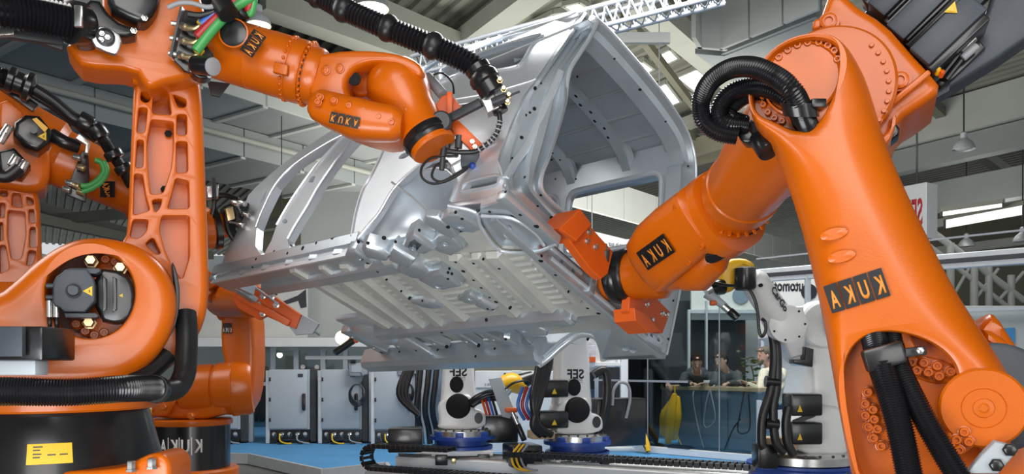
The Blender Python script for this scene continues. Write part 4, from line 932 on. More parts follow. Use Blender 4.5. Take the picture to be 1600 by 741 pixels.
# wrist motors
uu = Z.cross(PL[1]).normalized()*.735+Z*.678
def mbox(name, px, py, d, L, wd, dp, m, bev=.008, parent=None):
    o = P(px, py, d); return MB().box((L/2, 0, -dp/2), (L, wd, dp), fr(o, uu, None, PL[1]), bev).build(name, m, parent or r2)
mbox('back_cover', 1330, 120, 3.12, .80, .30, .06, MOTOR, .02)
m1 = mbox('wrist_motor', 1368, 14, 3.0, .34, .085, .14, MOTOR)
m2 = mbox('wrist_motor', 1398, 50, 2.96, .36, .085, .16, MOTOR)
m3 = mbox('wrist_motor', 1436, 88, 2.93, .245, .095, .16, MOTOR)
for px, py in ((1352, 4), (1385, 36), (1416, 70)): mbox('motor_groove', px, py, 3.02, .36, .035, .08, BLACK, .004)
for px, py in ((1387, 26), (1417, 62)): mbox('motor_edge', px, py, 2.955, .33, .010, .03, BLACK, .003)
mbox('motor_side', 1452, 108, 2.95, .24, .040, .14, BLACK, .006, m3)
pcast('warning_triangle', [(1475, 19), (1496, 20), (1492, 2)], 2.925, .003, .0005, LABELY, m3, sm=0, steps=1)
pcast('warning_panel', [(1479, 17), (1492.5, 17.6), (1490, 7)], 2.922, .0015, .0003, YELLOW, m3, sm=0, steps=1)
pcast('tail_cover', [(1404, 187), (1474, 138), (1480, 100), (1540, 20), (1560, -40), (1720, -40), (1640, 36), (1560, 92)], 3.1, .12, .02, MOTOR, r2, sm=0)
pcast('cable_recess', [(1462, 128), (1530, 62), (1540, 74), (1490, 122), (1470, 136)], 3.07, .03, .004, BLACK, r2, sm=0)
for x, y in ((1510, 70), (1514, 82)): MB().cyl(P(x-10, y+9, 3.03), P(x+13, y-11, 3.03), .014, bev=.003).build('plug', STEEL if x == 1510 else GREYH, r2)
for x, y in ((1484, 100), (1492, 104)): MB().tube([P(x-14, y+20, 3.04), P(x, y+2, 3.04), P(x+16, y-18, 3.04)], .010, 8).build('motor_cable', RUBBER, r2)
MB().tube([P(1458, 106, 2.98), P(1466, 108, 2.96), P(1464, 116, 2.98)], .009, 8).build('yellow_wire', YELLOW, r2)
MB().tube([P(1466, 114, 2.98), P(1473, 112, 2.96), P(1470, 120, 2.98)], .008, 8).build('orange_wire', ORANGE2, r2)
# cable loops on the upper joint
for nm, pts, r in (('dress_hose', [(1268, 212, 2.74), (1258, 186, 2.60), (1240, 145, 2.50), (1212, 120, 2.50), (1176, 105, 2.52), (1140, 108, 2.56), (1110, 128, 2.6), (1096, 158, 2.65), (1100, 188, 2.68), (1122, 206, 2.7), (1152, 212, 2.72)], .033),
                   ('dress_hose', [(1254, 196, 2.68), (1244, 172, 2.62), (1216, 146, 2.60), (1180, 136, 2.62), (1148, 142, 2.64), (1128, 160, 2.66), (1124, 180, 2.68), (1138, 192, 2.7), (1164, 196, 2.74)], .029),
                   ('dress_hose', [(1232, 164, 2.66), (1200, 148, 2.66), (1168, 152, 2.68), (1146, 168, 2.70), (1144, 182, 2.71), (1164, 190, 2.76)], .022)):
    MB().hose([P(*p) for p in pts], r, .0022, .0085, 18).build(nm, HOSE, r2)
b = MB()
M = axisframe(P(1236, 182, 2.60), P(1250, 186, 2.58)) 
MB().lathe(fr(P(1249, 168, 2.56), X, Y, (.35, .30, -.85)), [(.036, -.016), (.058, -.016), (.058, .030), (.036, .030), (.036, -.016)], 28, False).build('hose_clip', BLACK, r2)
MB().box(P(1276, 164, 2.55), (.05, .05, .03), None, .006).build('clip_lug', BLACK, r2)
pcast('hose_saddle', [(1160, 202), (1172, 186), (1200, 200), (1210, 222), (1206, 236), (1196, 240), (1180, 222), (1166, 216)], 2.78, .09, .012, MOTOR, r2, sm=0)
MB().cyl(P(1186, 214, 2.76), P(1202, 238, 2.72), .040, bev=.006).build('saddle_cone', BLACK, r2)
pcast('saddle_clamp', [(1150, 206), (1168, 196), (1182, 212), (1172, 224), (1158, 222)], 2.74, .08, .01, BLACK, r2, sm=1)
# oval plates cast on the arm
for x, y in ((1303, 366), (1315, 401)):
    MB().lathe(face(x, y, 2.615, roll=.2) @ Matrix.Diagonal((1, .47, 1, 1)), [(.045, -.004), (.044, .004), (.040, .006), (.0, .006)], 32).build('oval_plate', ORANGE, r2)
kuka_tiles(r2, face(1338, 455, 2.614, roll=.30), .190, .096)
# lower window: recess floor with bolt clusters, hoses and clamp
W0 = 2.715
pcast('bolt_pad', [(1426, 556), (1450, 556), (1488, 568), (1502, 582), (1494, 594), (1470, 602), (1448, 598), (1424, 588)], W0, .03, .008, ORANGE, r2, sm=1)
bolts('pad_bolt', ORANGE, r2, [(1424, 566), (1443, 567), (1464, 572), (1432, 579), (1450, 582), (1467, 588), (1485, 581)], W0-.002, .016, .022, True)
pcast('bolt_pad', [(1346, 606), (1358, 604), (1370, 616), (1388, 668), (1392, 692), (1382, 704), (1366, 698), (1352, 672), (1343, 630)], W0, .03, .008, ORANGE, r2, sm=1)
bolts('pad_bolt', ORANGE, r2, [(1356, 613), (1352, 631), (1364, 640), (1352, 649), (1366, 655), (1357, 667), (1371, 670), (1365, 684), (1377, 697)], W0-.002, .016, .022, True)
pcast('bolt_pad', [(1476, 676), (1502, 664), (1526, 672), (1528, 694), (1506, 714), (1486, 706)], 2.605, .05, .008, ORANGE, r2, sm=1)
bolts('pad_bolt', ORANGE, r2, [(1506, 675), (1494, 687), (1513, 690), (1484, 696), (1498, 703)], 2.603, .015, .02, True)
pcast('recess_edge', [(1408, 520), (1422, 520), (1430, 542), (1440, 548), (1410, 548)], W0-.04, .05, .006, ORANGE, r2, sm=0)
MB().hose([P(1360, 500, 2.72), P(1366, 530, 2.66), (P(1376, 570, 2.60)), P(1392, 620, 2.56), P(1408, 680, 2.53), P(1424, 760, 2.50)], .039, .0026, .0085, 18).build('arm_hose', HOSE, r2)
MB().hose([P(1388, 500, 2.74), P(1394, 540, 2.68), P(1406, 580, 2.63), P(1430, 630, 2.58), P(1464, 690, 2.55), P(1500, 750, 2.52)], .035, .0026, .0085, 18).build('arm_hose', HOSE, r2)
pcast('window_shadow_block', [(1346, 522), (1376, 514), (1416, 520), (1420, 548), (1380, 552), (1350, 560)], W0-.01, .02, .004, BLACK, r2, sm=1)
MB().bar(P(1350, 566, 2.57), P(1412, 549, 2.60), .040, .075, Z, .010).build('hose_clamp', BLACK, r2)
MB().bar(P(1410, 552, 2.62), P(1444, 548, 2.66), .035, .03, Z, .006).build('clamp_bracket', DKGREY, r2)
bolts('clamp_screw', STEEL, r2, [(1438, 548)], 2.60, .009, .008)
# axis cap, bearing, base rocker
MB().lathe(face(1537, 638, 2.60), [(.124, -.05), (.124, -.008), (.117, 0), (.062, .0), (.061, .003), (.059, 0), (.03, 0), (.028, .005), (.016, .006), (.010, .010), (.0, .010)], 64).build('axis_cap', ORANGE, r2, 25)
MB().lathe(face(1552, 622, 2.76), [(.18, -.14), (.18, -.01), (.165, 0)], 56).build('bearing_ring', MOTOR, r2)
pcast('base_rocker', [(1528, 515), (1545, 488), (1560, 492), (1584, 530), (1660, 640), (1700, 800), (1360, 800), (1330, 690), (1450, 640), (1540, 590)], 2.9, .45, .06, ORANGE, r2, sm=1, steps=4)
pcast('rocker_flank', [(1528, 512), (1560, 520), (1600, 560), (1660, 620), (1640, 660), (1580, 620)], 2.82, .10, .03, ORANGE, r2, sm=1)
pb = pcast('stop_bracket', [(1510, 741), (1534, 712), (1556, 690), (1580, 696), (1590, 706), (1560, 741)], 2.52, .06, .008, CABG, r2, sm=0)
bolts('bracket_screw', BLACK, pb, [(1578, 703), (1557, 727)], 2.515, .016, .012)
plane(None, 0, 0)
MB().lathe(Matrix.Translation((P(1500, 741, 3.1).x, 3.1, 0)), [(.55, -.15), (.55, .10), (.42, .15), (.42, .6), (.46, .62), (.46, .75)], 48).build('base_column', BLACK, r2)
# forearm towards the van
g0, g1 = P(1232, 200, 3.05), P(1142, 322, 3.75)
M = axisframe(g0, g1, Z); L = (g1-g0).length
MB().lathe(M, [(.12, -.12), (.172, -.05), (.178, 0), (.178, L*.42), (.176, L*.425), (.171, L*.43), (.169, L*.70), (.175, L*.71), (.175, L*.82), (.168, L*.83), (.165, L*.96), (.155, L), (.08, L)], 56).build('forearm', ORANGE, r2, 28)
b = MB()
for k in range(28):
    a = 2*PI*k/28; b.lathe(M @ Matrix.Translation((.165*math.cos(a), .165*math.sin(a), L*.90)) @ fr((0, 0, 0), (-math.sin(a), math.cos(a), 0), (0, 0, 1), (math.cos(a), math.sin(a), 0)), [(.009, -.01), (.009, .016), (.005, .02)], 6)
b.build('bolt_ring', ORANGE, r2, kind='stuff')
MB().lathe(M, [(.156, L*.975), (.169, L*.975), (.169, L*.985), (.156, L*.985)], 48, False).build('ring_seam', RUBBER, r2)
# wrist yoke: two cheeks lofted along the arm axis, joined at the root
y0, y1 = P(1140, 326, 3.72), P(992, 428, 4.42)
ax = (y1-y0).normalized(); side_ = ax.cross(Y).normalized(); side_ = side_ if side_.z > 0 else -side_; front = ax.cross(side_).normalized()
front = front if front.y < 0 else -front
def rings(cs): return [(y0+ax*s*.79+side_*a*1.15+front*f*1.1, side_*ra*1.24, front*rf*1.1) for s, a, f, ra, rf in cs]
MB().loft(rings([(-.03, 0, 0, .10, .10), (0, 0, 0, .165, .165), (.08, 0, 0, .17, .17), (.16, .0, 0, .165, .165), (.22, .02, 0, .13, .14), (.25, .03, 0, .06, .08)]), 36, 2.6).build('yoke_root', ORANGE, r2)
MB().loft(rings([(.04, .05, .06, .08, .08), (.08, .04, .08, .125, .10), (.3, .03, .11, .135, .085), (.5, .02, .125, .135, .075), (.66, .0, .125, .125, .07), (.74, -.0, .10, .085, .06), (.78, -.0, .09, .035, .04)]), 32, 3.2).build('yoke_cheek', ORANGE, r2)
MB().loft(rings([(.04, -.03, -.10, .08, .06), (.1, -.03, -.12, .14, .07), (.4, -.03, -.14, .135, .06), (.64, -.02, -.14, .12, .055), (.74, -.02, -.14, .06, .04)]), 28, 3.0).build('yoke_cheek', ORANGE, r2)
hb = y0+ax*.50+side_*-.03
MB().ball(hb, (.19, .18, .18), None, 4).build('wrist_hub', ORANGE, r2)
MB().loft(rings([(.18, -.10, .02, .06, .05), (.24, -.13, .05, .07, .06), (.45, -.15, .05, .08, .07), (.6, -.13, .05, .06, .05)]), 20).build('yoke_edge', ORANGE, r2)
yv, yf = [], []
for o in r2.children:
    if o.name.startswith(('yoke_', 'wrist_hub')):
        k = len(yv); off = wloc(o); yv += [v.co+off for v in o.data.vertices]; yf += [[i+k for i in p.vertices] for p in o.data.polygons]
hp_, hn_, _, _ = BVHTree.FromPolygons(yv, yf).ray_cast(Vector((0, 0, CZ)), (P(1114, 404, 1)-Vector((0, 0, CZ))).normalized())
MB().slab(fr(hp_+hn_*.004, ax, side_, hn_), chaikin([(-.085, .03), (.02, .035), (.05, .0), (.0, -.05), (-.03, -.02)], 2), .03).build('yoke_opening', HOLE, r2)
pm = fr(y0+ax*.33+side_*.028+front*.222, -ax, side_, front)
kuka_tiles(r2, pm @ Matrix.Translation((0, 0, .005)), .235, .105)
mats = []
for s, a in ((.12, .12), (.28, .135), (.46, .13), (.62, .11), (.12, -.06), (.28, -.085), (.46, -.09), (.62, -.09)): mats.append(fr(y0+ax*s*.79+side_*a*1.2+front*.165, ax, side_, front))
pieces('cheek_bolt', ORANGE, r2, mats, bolt_mb(.016, .03, True, True))
# flange and gripper on the van's rear edge
fl0, fl1 = P(1005, 428, 4.42), P(955, 430, 4.60)
M = axisframe(fl0, P(950, 436, 4.56), Z); L = (fl1-fl0).length
MB().lathe(M, [(.10, -.16), (.150, -.12), (.146, -.02), (.135, L*.2), (.13, L*.35), (.09, L*.35)], 40).build('wrist_neck', ORANGE, r2)
MB().lathe(M, [(.10, L*.30), (.146, L*.30), (.154, L*.34), (.154, L*.46), (.145, L*.50), (.150, L*.54), (.150, L*.70), (.138, L*.80), (.08, L*.8)], 44).build('flange_ring', BLACK, r2)
MB().lathe(M, [(.08, L*.78), (.122, L*.78), (.122, L*.95), (.08, L*.95)], 40).build('tool_plate', ORANGE, r2)
V = lambda x, y, z: VM @ Vector((x, y, z))
gu = (V(0, 0, 0)-V(0, 1, 0)).normalized(); gz = (V(0, 0, 1)-V(0, 0, 0)).normalized(); gn = (V(-1, 0, 0)-V(0, 0, 0)).normalized()
GM = fr(V(-.12, 1.18, .22), gu, gz, gn)   # x along the rear edge away from the viewer, z rearwards off the body
gp = lambda px, py: (lambda p: (p.x, p.y))((VM @ fr(Vector((-.20, 1.18, .22)), (0, -1, 0), (0, 0, 1), (-1, 0, 0))).inverted() @ (VM @ vp(px, py, 0, -.20)))
gm2 = VM @ fr(Vector((-.20, 1.18, .22)), (0, -1, 0), (0, 0, 1), (-1, 0, 0))
GO = [gp(x, y) for x, y in ((898, 327), (960, 392), (958, 450), (1008, 458), (1048, 488), (1040, 520), (1000, 500), (960, 462), (930, 420), (916, 382), (868, 384), (862, 366))]
g1o = [gp(x, y) for x, y in ((900, 328), (958, 393), (950, 428), (940, 436), (922, 420), (878, 360))]
MB().cast(gm2, g1o, [], .05, .004, steps=1).build('gripper_plate', ORANGE2, r2, 20)
g2o = [gp(x, y) for x, y in ((984, 464), (1020, 460), (1048, 488), (1036, 521), (1000, 514), (982, 486))]
MB().cast(gm2, g2o, [], .05, .004, steps=1).build('gripper_plate', ORANGE2, r2, 20)
g3o = [gp(x, y) for x, y in ((900, 328), (918, 352), (894, 378), (868, 358))]
gj = MB().cast(gm2 @ Matrix.Translation((0, 0, .03)), g3o, [], .16, .004, steps=1).build('gripper_jaw', ORANGE2, r2, 20)
g4o = [gp(x, y) for x, y in ((984, 482), (1004, 492), (1026, 519), (1008, 521), (986, 502))]
MB().cast(gm2 @ Matrix.Translation((0, 0, .03)), g4o, [], .14, .004, steps=1).build('gripper_jaw', ORANGE2, r2, 20)
MB().bar(V(-.16, 1.22, .12), V(-.16, 1.02, .13), .03, .05, None, .003).build('jaw_lip', ORANGE2, gj)
pieces('gripper_bolt', STEEL, r2, [gm2 @ Matrix.Translation((*gp(x, y), 0)) for x, y in ((901, 340), (920, 363), (917, 377), (930, 386), (1010, 476), (1034, 490), (1018, 500), (1041, 492))], bolt_mb(.013, .014))
MB().cyl(V(-.2, 1.0, .14), V(-.16, .92, .04), .02).build('clamp_cylinder', DKGREY, r2)
MB().bar(V(-.18, 1.02, .16), V(-.1, .90, .10), .06, .04, None, .006).build('clamp_finger', STEEL, r2)

# ------------------------------------------------------------------ robot behind the left one
r3 = thing('industrial_robot', 'second orange robot standing behind the foremost left robot, black motor on its forearm', 'robot', P(20, 700, 5.6)-Vector((0, 0, 0.0)))
plane(60, 300, 5.35)
q0, q1 = P(20, 210, 5.5), P(205, 300, 5.5)
M = axisframe(q0, q1, Z); L = (q1-q0).length
MB().lathe(M, [(.16, -.30), (.24, -.24), (.25, 0), (.235, .25), (.20, .30), (.195, L*.6), (.175, L*.75), (.165, L), (.16, L+.30), (.12, L+.32)], 44).build('forearm', ORANGE, r3, 30)
pcast('elbow_casting', [(-60, 195), (20, 178), (60, 196), (80, 225), (78, 292), (50, 300), (0, 290), (-60, 290)], 5.25, .4, .05, ORANGE, r3, sm=1)
pcast('cover_plate', [(0, 160), (12, 156), (36, 176), (30, 198), (0, 200)], 5.2, .1, .01, ORANGE, r3, sm=0)
mo3 = pcast('wrist_motor', [(22, 190), (40, 178), (62, 180), (80, 202), (78, 222), (60, 236), (40, 228), (20, 210)], 5.05, .24, .03, BLACK, r3, sm=0)
pcast('motor_label', [(50, 186), (57, 184), (75, 200), (70, 207)], 5.045, .003, .0004, YELLOW, mo3, sm=0, steps=1); warn(66, 213, 7, 5.045, mo3)
MB().cyl(P(52, 203, 5.05), P(52, 203, 5.0), .022).build('motor_cap', BLACK, mo3)
pcast('connector_block', [(-5, 236), (22, 230), (48, 258), (34, 278), (0, 270)], 5.1, .2, .02, BLACK, r3, sm=0)
for x, y in ((10, 205), (4, 215), (22, 252), (36, 260)): MB().cyl(P(x-5, y+8, 5.04), P(x+5, y-8, 5.04), .026, bev=.005).build('plug', STEEL, r3)
MB().tube([P(30, 262, 5.0), P(10, 276, 5.0), P(-15, 270, 5.0)], .04, 10).build('motor_cable', RUBBER, r3)
pcast('valve_plate', [(128, 236), (138, 238), (140, 280), (134, 316), (104, 304), (112, 276)], 5.15, .03, .004, BLACK, r3, sm=0)
for x, y in ((120, 246), (126, 262), (108, 286), (104, 296), (118, 290), (126, 300)): MB().cyl(P(x-5, y-2, 5.12), P(x+6, y+2, 5.10), .020, bev=.004).build('fitting', BRASS if x % 4 else STEEL, r3)
for k, pts in enumerate(([(126, 290), (138, 290), (152, 282), (162, 268), (158, 254), (148, 250)], [(128, 300), (144, 294), (158, 284), (167, 268), (162, 252)])):
    MB().tube([P(x, y, 5.08) for x, y in pts], .018, 10).build('green_hose', GREEN, r3)
MB().tube([P(80, 210, 5.2), P(100, 222, 5.18), P(122, 230, 5.2)], .045, 12).build('hose_guard', BLACK, r3)
MB().hose([P(-30, 106, 5.1), P(0, 118, 5.1), P(18, 124, 5.1)], .055, .006, .02).build('supply_hose', HOSE, r3)
MB().lathe(axisframe(P(10, 122, 5.1), P(44, 136, 5.1)), [(.06, 0), (.085, .01), (.085, .04), (.07, .05), (.07, .09), (.095, .11), (.095, .14), (.06, .16)], 24).build('hose_holder', BLACK, r3)
MB().tube([P(44, 134, 5.1), P(80, 156, 5.1), P(112, 182, 5.1), P(138, 196, 5.12), P(158, 214, 5.14), P(172, 236, 5.2), P(190, 262, 5.25), P(206, 290, 5.3)], .038, 14).build('dress_hose', RUBBER, r3)
MB().tube([P(40, 142, 5.14), P(80, 166, 5.14), P(112, 190, 5.14), P(150, 220, 5.15)], .022, 10).build('dress_hose', RUBBER, r3)
for a, c in (((122, 186), (144, 198)), ((146, 198), (160, 216)), ((174, 236), (182, 248)), ((190, 258), (198, 270))): MB().cyl(P(*a, 5.1), P(*c, 5.1), .062, bev=.01).build('hose_clamp', BLACK, r3)
pcast('hose_bracket', [(118, 216), (124, 208), (142, 222), (138, 240), (132, 238), (134, 226)], 5.05, .05, .005, STEEL, r3, sm=0)
MB().bar(P(-5, 128, 5.2), P(56, 170, 5.2), .05, .06, Z, .006).build('holder_rail', BLACK, r3)
for k, (cx_, cy_) in enumerate(((168, 296),)): MB().box(P(cx_, cy_, 5.30), (.10, .006, .11), None).build('logo_plate', BLACK, r3)
txt('logo_letter', 'KUKA', r3, face(168, 296, 5.29, roll=-1.15), .10, .05, DECALO)
# link arm with pockets
c3 = lambda pts: [(x/4.117, 270+y/4.117) for x, y in pts]
pcast('link_arm', [(-40, 285), (10, 290), (50, 296), (62, 302), (65, 380), (67, 440), (60, 520), (-40, 520)], 5.35, .3, .03, ORANGE, r3,
    [rc(c3(p), 4) for p in ([(0, 112), (50, 115), (50, 155), (0, 150)], [(80, 130), (130, 132), (145, 222), (75, 215)], [(170, 150), (215, 170), (218, 205), (178, 205)], [(0, 190), (35, 195), (25, 290), (0, 288)], [(52, 240), (160, 250), (165, 400), (140, 540), (120, 560), (75, 555), (48, 400)],
                   [(185, 235), (225, 235), (228, 325), (190, 320)], [(0, 318), (18, 320), (20, 435), (0, 440)], [(195, 350), (235, 352), (235, 480), (190, 480)], [(0, 465), (35, 465), (60, 620), (0, 650)], [(185, 498), (235, 505), (210, 590), (170, 600)])], .12, .006, 1, 0)
pb_ = P(20, 700, 5.6)
MB().lathe(Matrix.Translation((pb_.x, pb_.y, 0)), [(.45, -.15), (.45, .35), (.40, .95), (.42, 1.2), (.3, 1.3)], 40).build('base_drum', BLACK, r3)
MB().limb([P(15, 540, 5.6), P(12, 480, 5.55)], [.30, .28], 24, Y).build('shoulder', ORANGE, r3)
# its wrist and round tool show to the right of the front robot's arm
z0, z1 = P(205, 308, 5.5), P(345, 360, 5.5)
M = axisframe(z0, z1, Z); L = (z1-z0).length
MB().lathe(M, [(.15, 0), (.15, L*.5), (.125, L*.8), (.12, L*.95), (.10, L)], 36).build('wrist', ORANGE, r3)
MB().lathe(axisframe(P(332, 358, 5.5), P(342, 357, 5.5)), [(.10, 0), (.155, .005), (.155, .045), (.10, .05)], 32).build('flange_ring', BLACK, r3)
MB().lathe(axisframe(P(320, 358, 5.5), P(332, 357, 5.5)), [(.10, -.06), (.15, -.03), (.15, .045), (.10, .05)], 32).build('wrist_collar', ORANGE, r3)
MB().cyl(P(340, 358, 5.5), P(372, 350, 5.45), .075, bev=.01).build('tool_shaft', ORANGE, r3)
Md = axisframe(P(380, 352, 5.4), P(394, 350, 5.3), Z)
td = MB().lathe(Md, [(.11, -.01), (.165, 0), (.170, .012), (.170, .03), (.155, .035), (.15, .02), (.0, .02)], 36).build('roller_disc', RUBBER, r3)
for a in range(6): MB().bar(Md @ Vector((0, 0, .02)), Md @ Vector((.15*math.cos(a*1.05), .15*math.sin(a*1.05), .025)), .03, .015).build('disc_spoke', STEEL, td)
pcast('tool_body', [(350, 322), (376, 310), (388, 318), (392, 345), (380, 366), (360, 360), (352, 345)], 5.35, .15, .02, BLACK, r3, sm=0)
pcast('tool_cover', [(352, 326), (364, 322), (368, 342), (356, 346)], 5.28, .03, .006, BRASS, r3, sm=0)
for x, y in ((378, 316), (384, 334), (376, 350), (368, 316)): MB().cyl(P(x-4, y, 5.3), P(x+5, y+3, 5.24), .022, bev=.004).build('tool_fitting', STEEL, r3)
pcast('sensor_box', [(322, 290), (342, 288), (342, 308), (324, 310)], 5.35, .08, .01, STEEL, r3, sm=0)
MB().cyl(P(334, 278, 5.35), P(335, 312, 5.35), .016).build('sensor_post', DKGREY, r3)
MB().tube([P(335, 305, 5.38), P(334, 325, 5.38), P(330, 345, 5.40), P(334, 366, 5.42)], .018, 8).build('sensor_cable', RUBBER, r3)
MB().tube([P(340, 305, 5.4), P(356, 306, 5.38), P(372, 312, 5.35)], .02, 8).build('sensor_cable', RUBBER, r3)
plane(None, 0, 0)

# ------------------------------------------------------------------ robot in the middle distance, holding the front of the body
D4 = 8.0
c4 = P(298, 700, D4); M = Matrix.Translation((c4.x, c4.y, 0))
r4 = thing('industrial_robot', 'smaller orange robot in the left middle distance on a black drum with white lettering', 'robot', (c4.x, c4.y, -.15))
zt = CZ-(668-565)/F*(D4-.40); zb = CZ-(738-565)/F*(D4-.4)
MB().lathe(M, [(.375, zb), (.375, zt)], 56).build('base_drum', BLACK, r4)
MB().lathe(M, [(.46, -.15), (.46, zb-.02), (.44, zb), (.37, zb)], 48).build('base_flange', ORANGE, r4)
MB().lathe(M, [(.32, zt), (.395, zt), (.40, zt+.01), (.40, zt+.05), (.385, zt+.06), (.2, zt+.06)], 48).build('turntable', ORANGE, r4)
def on4(px0, z0):
    a0 = math.asin(max(-1, min(1, (px0-298)*(D4-.2)/F/.375)))
    return lambda x, y, z: Vector((c4.x+(.376+z)*math.sin(a0+x/.375), c4.y-(.376+z)*math.cos(a0+x/.375), z0+y))
zl = CZ-(698-565)/F*(D4-.37)
for k, ch in enumerate('KUKA'):
    txt('logo_letter', ch, r4, None, .075, .13, DECALW, True, mapf=on4(330-17*k, zl), t=.001)
b = MB()
for px in (321.5, 304.5, 287.5):
    f_ = on4(px, zl); rows = [b.ring([f_(x, y, .001) for x in (-.005, .005)]) for y in (-.085, .085)]; b.quadgrid(rows, False)
b.build('logo_bars', DECALW, r4, smooth=0, kind='stuff')
b = MB(); f_ = on4(308, CZ-(720-565)/F*(D4-.37)); rows = [b.ring([f_(-.045+.09*i/5, y, .001) for i in range(6)]) for y in (-.04, .04)]; b.quadgrid(rows, False); b.build('yellow_label', YELLOW, r4, smooth=0)
k0, k1 = P(285, 610, D4-.1), P(378, 606, D4-.05)
Mh = axisframe(k0, k1, Z); L = (k1-k0).length
MB().lathe(Mh, [(.19, .04), (.205, .0), (.235, .02), (.245, .10), (.25, L*.55), (.235, L*.57), (.235, L*.60), (.255, L*.62), (.27, L*.9), (.24, L), (.1, L)], 44, False).build('shoulder_housing', ORANGE, r4, 30)
MB().lathe(Mh, [(.20, .03), (.19, .2), (.1, .2), (.0, .2)], 36, False).build('shoulder_bore', HOLE, r4)
pcast('shoulder_foot', [(232, 640), (262, 628), (300, 620), (360, 625), (345, 655), (240, 655)], D4-.25, .5, .04, ORANGE, r4, sm=1)
pcast('foot_flange', [(228, 626), (268, 614), (278, 622), (262, 650), (232, 652)], D4-.3, .2, .02, ORANGE, r4, sm=0)
bolts('foot_bolt', ORANGE, r4, [(236, 640), (258, 636), (300, 650)], D4-.5, .03, .05)
lb4 = MB().box(P(233, 637, D4-.55), (.05, .01, .12)).build('warning_label', WHITE, r4); MB().box(P(233, 645, D4-.556), (.05, .008, .06)).build('label_colour', LABELY, lb4)
pcast('link_arm', [(345, 470, 1), (380, 466, 1), (396, 486, 1), (398, 560, 1), (396, 600, 1), (388, 636, 1), (366, 655, 1), (350, 640, 1), (356, 600, 1), (350, 570, 1), (343, 540, 1)], D4-.15, .34, .05, ORANGE, r4, sm=1)
MB().lathe(axisframe(P(362, 606, D4-.05), P(396, 604, D4), Z), [(.2, 0), (.28, .02), (.28, .16), (.26, .2), (.1, .2)], 40).build('arm_hub', ORANGE, r4)
lp4 = MB().box(P(355, 513, D4-.16), (.085, .008, .10)).build('logo_plate', BLACK, r4)
for k, ch in enumerate('KUKA'): txt('logo_letter', ch, lp4, face(360.5-3.6*k, 516, D4-.167), .016, .045, DECALW)
MB().lathe(axisframe(P(342, 470, D4), P(398, 470, D4), Z), [(.1, 0), (.2, .02), (.2, .32), (.1, .34)], 36).build('elbow', ORANGE, r4)
e0, e1 = P(350, 466, D4-.1), P(395, 470, 6.5)
MB().limb([e0, e0.lerp(e1, .5), e1], [.19, .17, .14], 24, Z).build('forearm', ORANGE, r4)
MB().lathe(axisframe(P(322, 444, 7.4), P(352, 462, 7.6), Z), [(.1, 0), (.13, .01), (.13, .15), (.1, .2)], 28).build('counter_motor', ORANGE, r4)
MB().lathe(face(322, 438, 7.2), [(.085, -.2), (.085, 0), (.05, .01)], 24).build('elbow_cap', ORANGE, r4)
gpo = [(372, 446), (386, 441), (420, 456), (438, 470), (470, 492), (462, 514), (440, 505), (415, 494), (404, 500), (372, 482), (362, 466)]
gm = pcast('gripper_plate', gpo, 6.35, .07, .006, ORANGE2, r4, sm=0)
MB().bar(P(372, 462, 6.30), P(452, 506, 6.30), .05, .04, Y, .004).build('gripper_spine', ORANGE2, r4)
bolts('gripper_bolt', STEEL, r4, [(404, 476), (411, 463), (425, 464), (432, 477), (411, 490), (425, 490)], 6.34, .022, .014)
pcast('gripper_tip', [(448, 506), (462, 514), (472, 492), (498, 506), (488, 522), (462, 524)], 6.38, .05, .005, CABG, r4, sm=0)
MB().box(P(395, 441, 6.4), (.045, .04, .03)).build('gripper_pad', HOLE, r4)

# ------------------------------------------------------------------ white handling robots on a linear track
TA, TB = Vector((-1.25, 9.72, 0)), Vector((3.6, 7.42, 0)); TD = (TB-TA).normalized(); TN = Vector((TD.y, -TD.x, 0))
if TN.y > 0: TN = -TN
trk = thing('linear_track', 'white floor rail with steel guideways carrying the white robots', 'track', TA)
Mt = fr(TA, TD, Z.cross(TD)); LT = (TB-TA).length+2.0
MB().box((LT/2, .22, .10), (LT, .16, .16), Mt, .01).build('track_beam', WHITE, trk); MB().box((LT/2, -.22, .10), (LT, .16, .16), Mt, .01).build('track_beam', WHITE, trk)
MB().box((LT/2, 0, .05), (LT, .30, .06), Mt).build('track_bed', STEEL, trk)
for y in (.22, -.22): MB().box((LT/2, y, .195), (LT, .05, .03), Mt, .004).build('guide_rail', STEEL, trk)
for k in range(7): MB().box((.3+k*.9, 0, .01), (.10, .75, .03), Mt, .004).build('track_foot', ALU, trk)
MB().box((LT/2-.1, -.62, .03), (LT, .30, .05), Mt, .004).build('chain_tray', ALU, trk)
# cable chain: upper and lower run with a loop at the left end
cc_ = thing('cable_chain', 'black plastic cable drag chain looping along the white floor rail', 'cable chain', TA+TN*.62)
links = []; r_ = .13
def chain_path(s):
    Lb = 4.3
    if s < Lb: return Vector((Lb-s-.05, -.62, .075)), 0
    s -= Lb; arc = PI*r_
    if s < arc: a = s/r_; return Vector((-.05-r_*math.sin(a), -.62, .075+r_-r_*math.cos(a))), -a
    s -= arc; return Vector((-.05+s, -.62, .075+2*r_)), PI
lm = MB()
for sy in (-.10, .10): lm.box((0, sy, 0), (.062, .018, .05), None, .006, 1)
for zz in (-.02, .02): lm.box((0, 0, zz), (.030, .20, .008))
mats = []; s = 0
while s < 4.3+PI*r_+1.0:
    p, a = chain_path(s); mats.append(Mt @ Matrix.Translation(p) @ Matrix.Rotation(-a, 4, 'Y')); s += .066
pieces('chain_link', RUBBER, cc_, mats, lm, 30)
cv_ = thing('cable_chain', 'black cable drag chain in front of the middle white robot at the bottom edge', 'cable chain', Mt @ Vector((2.6, -.30, .22)))
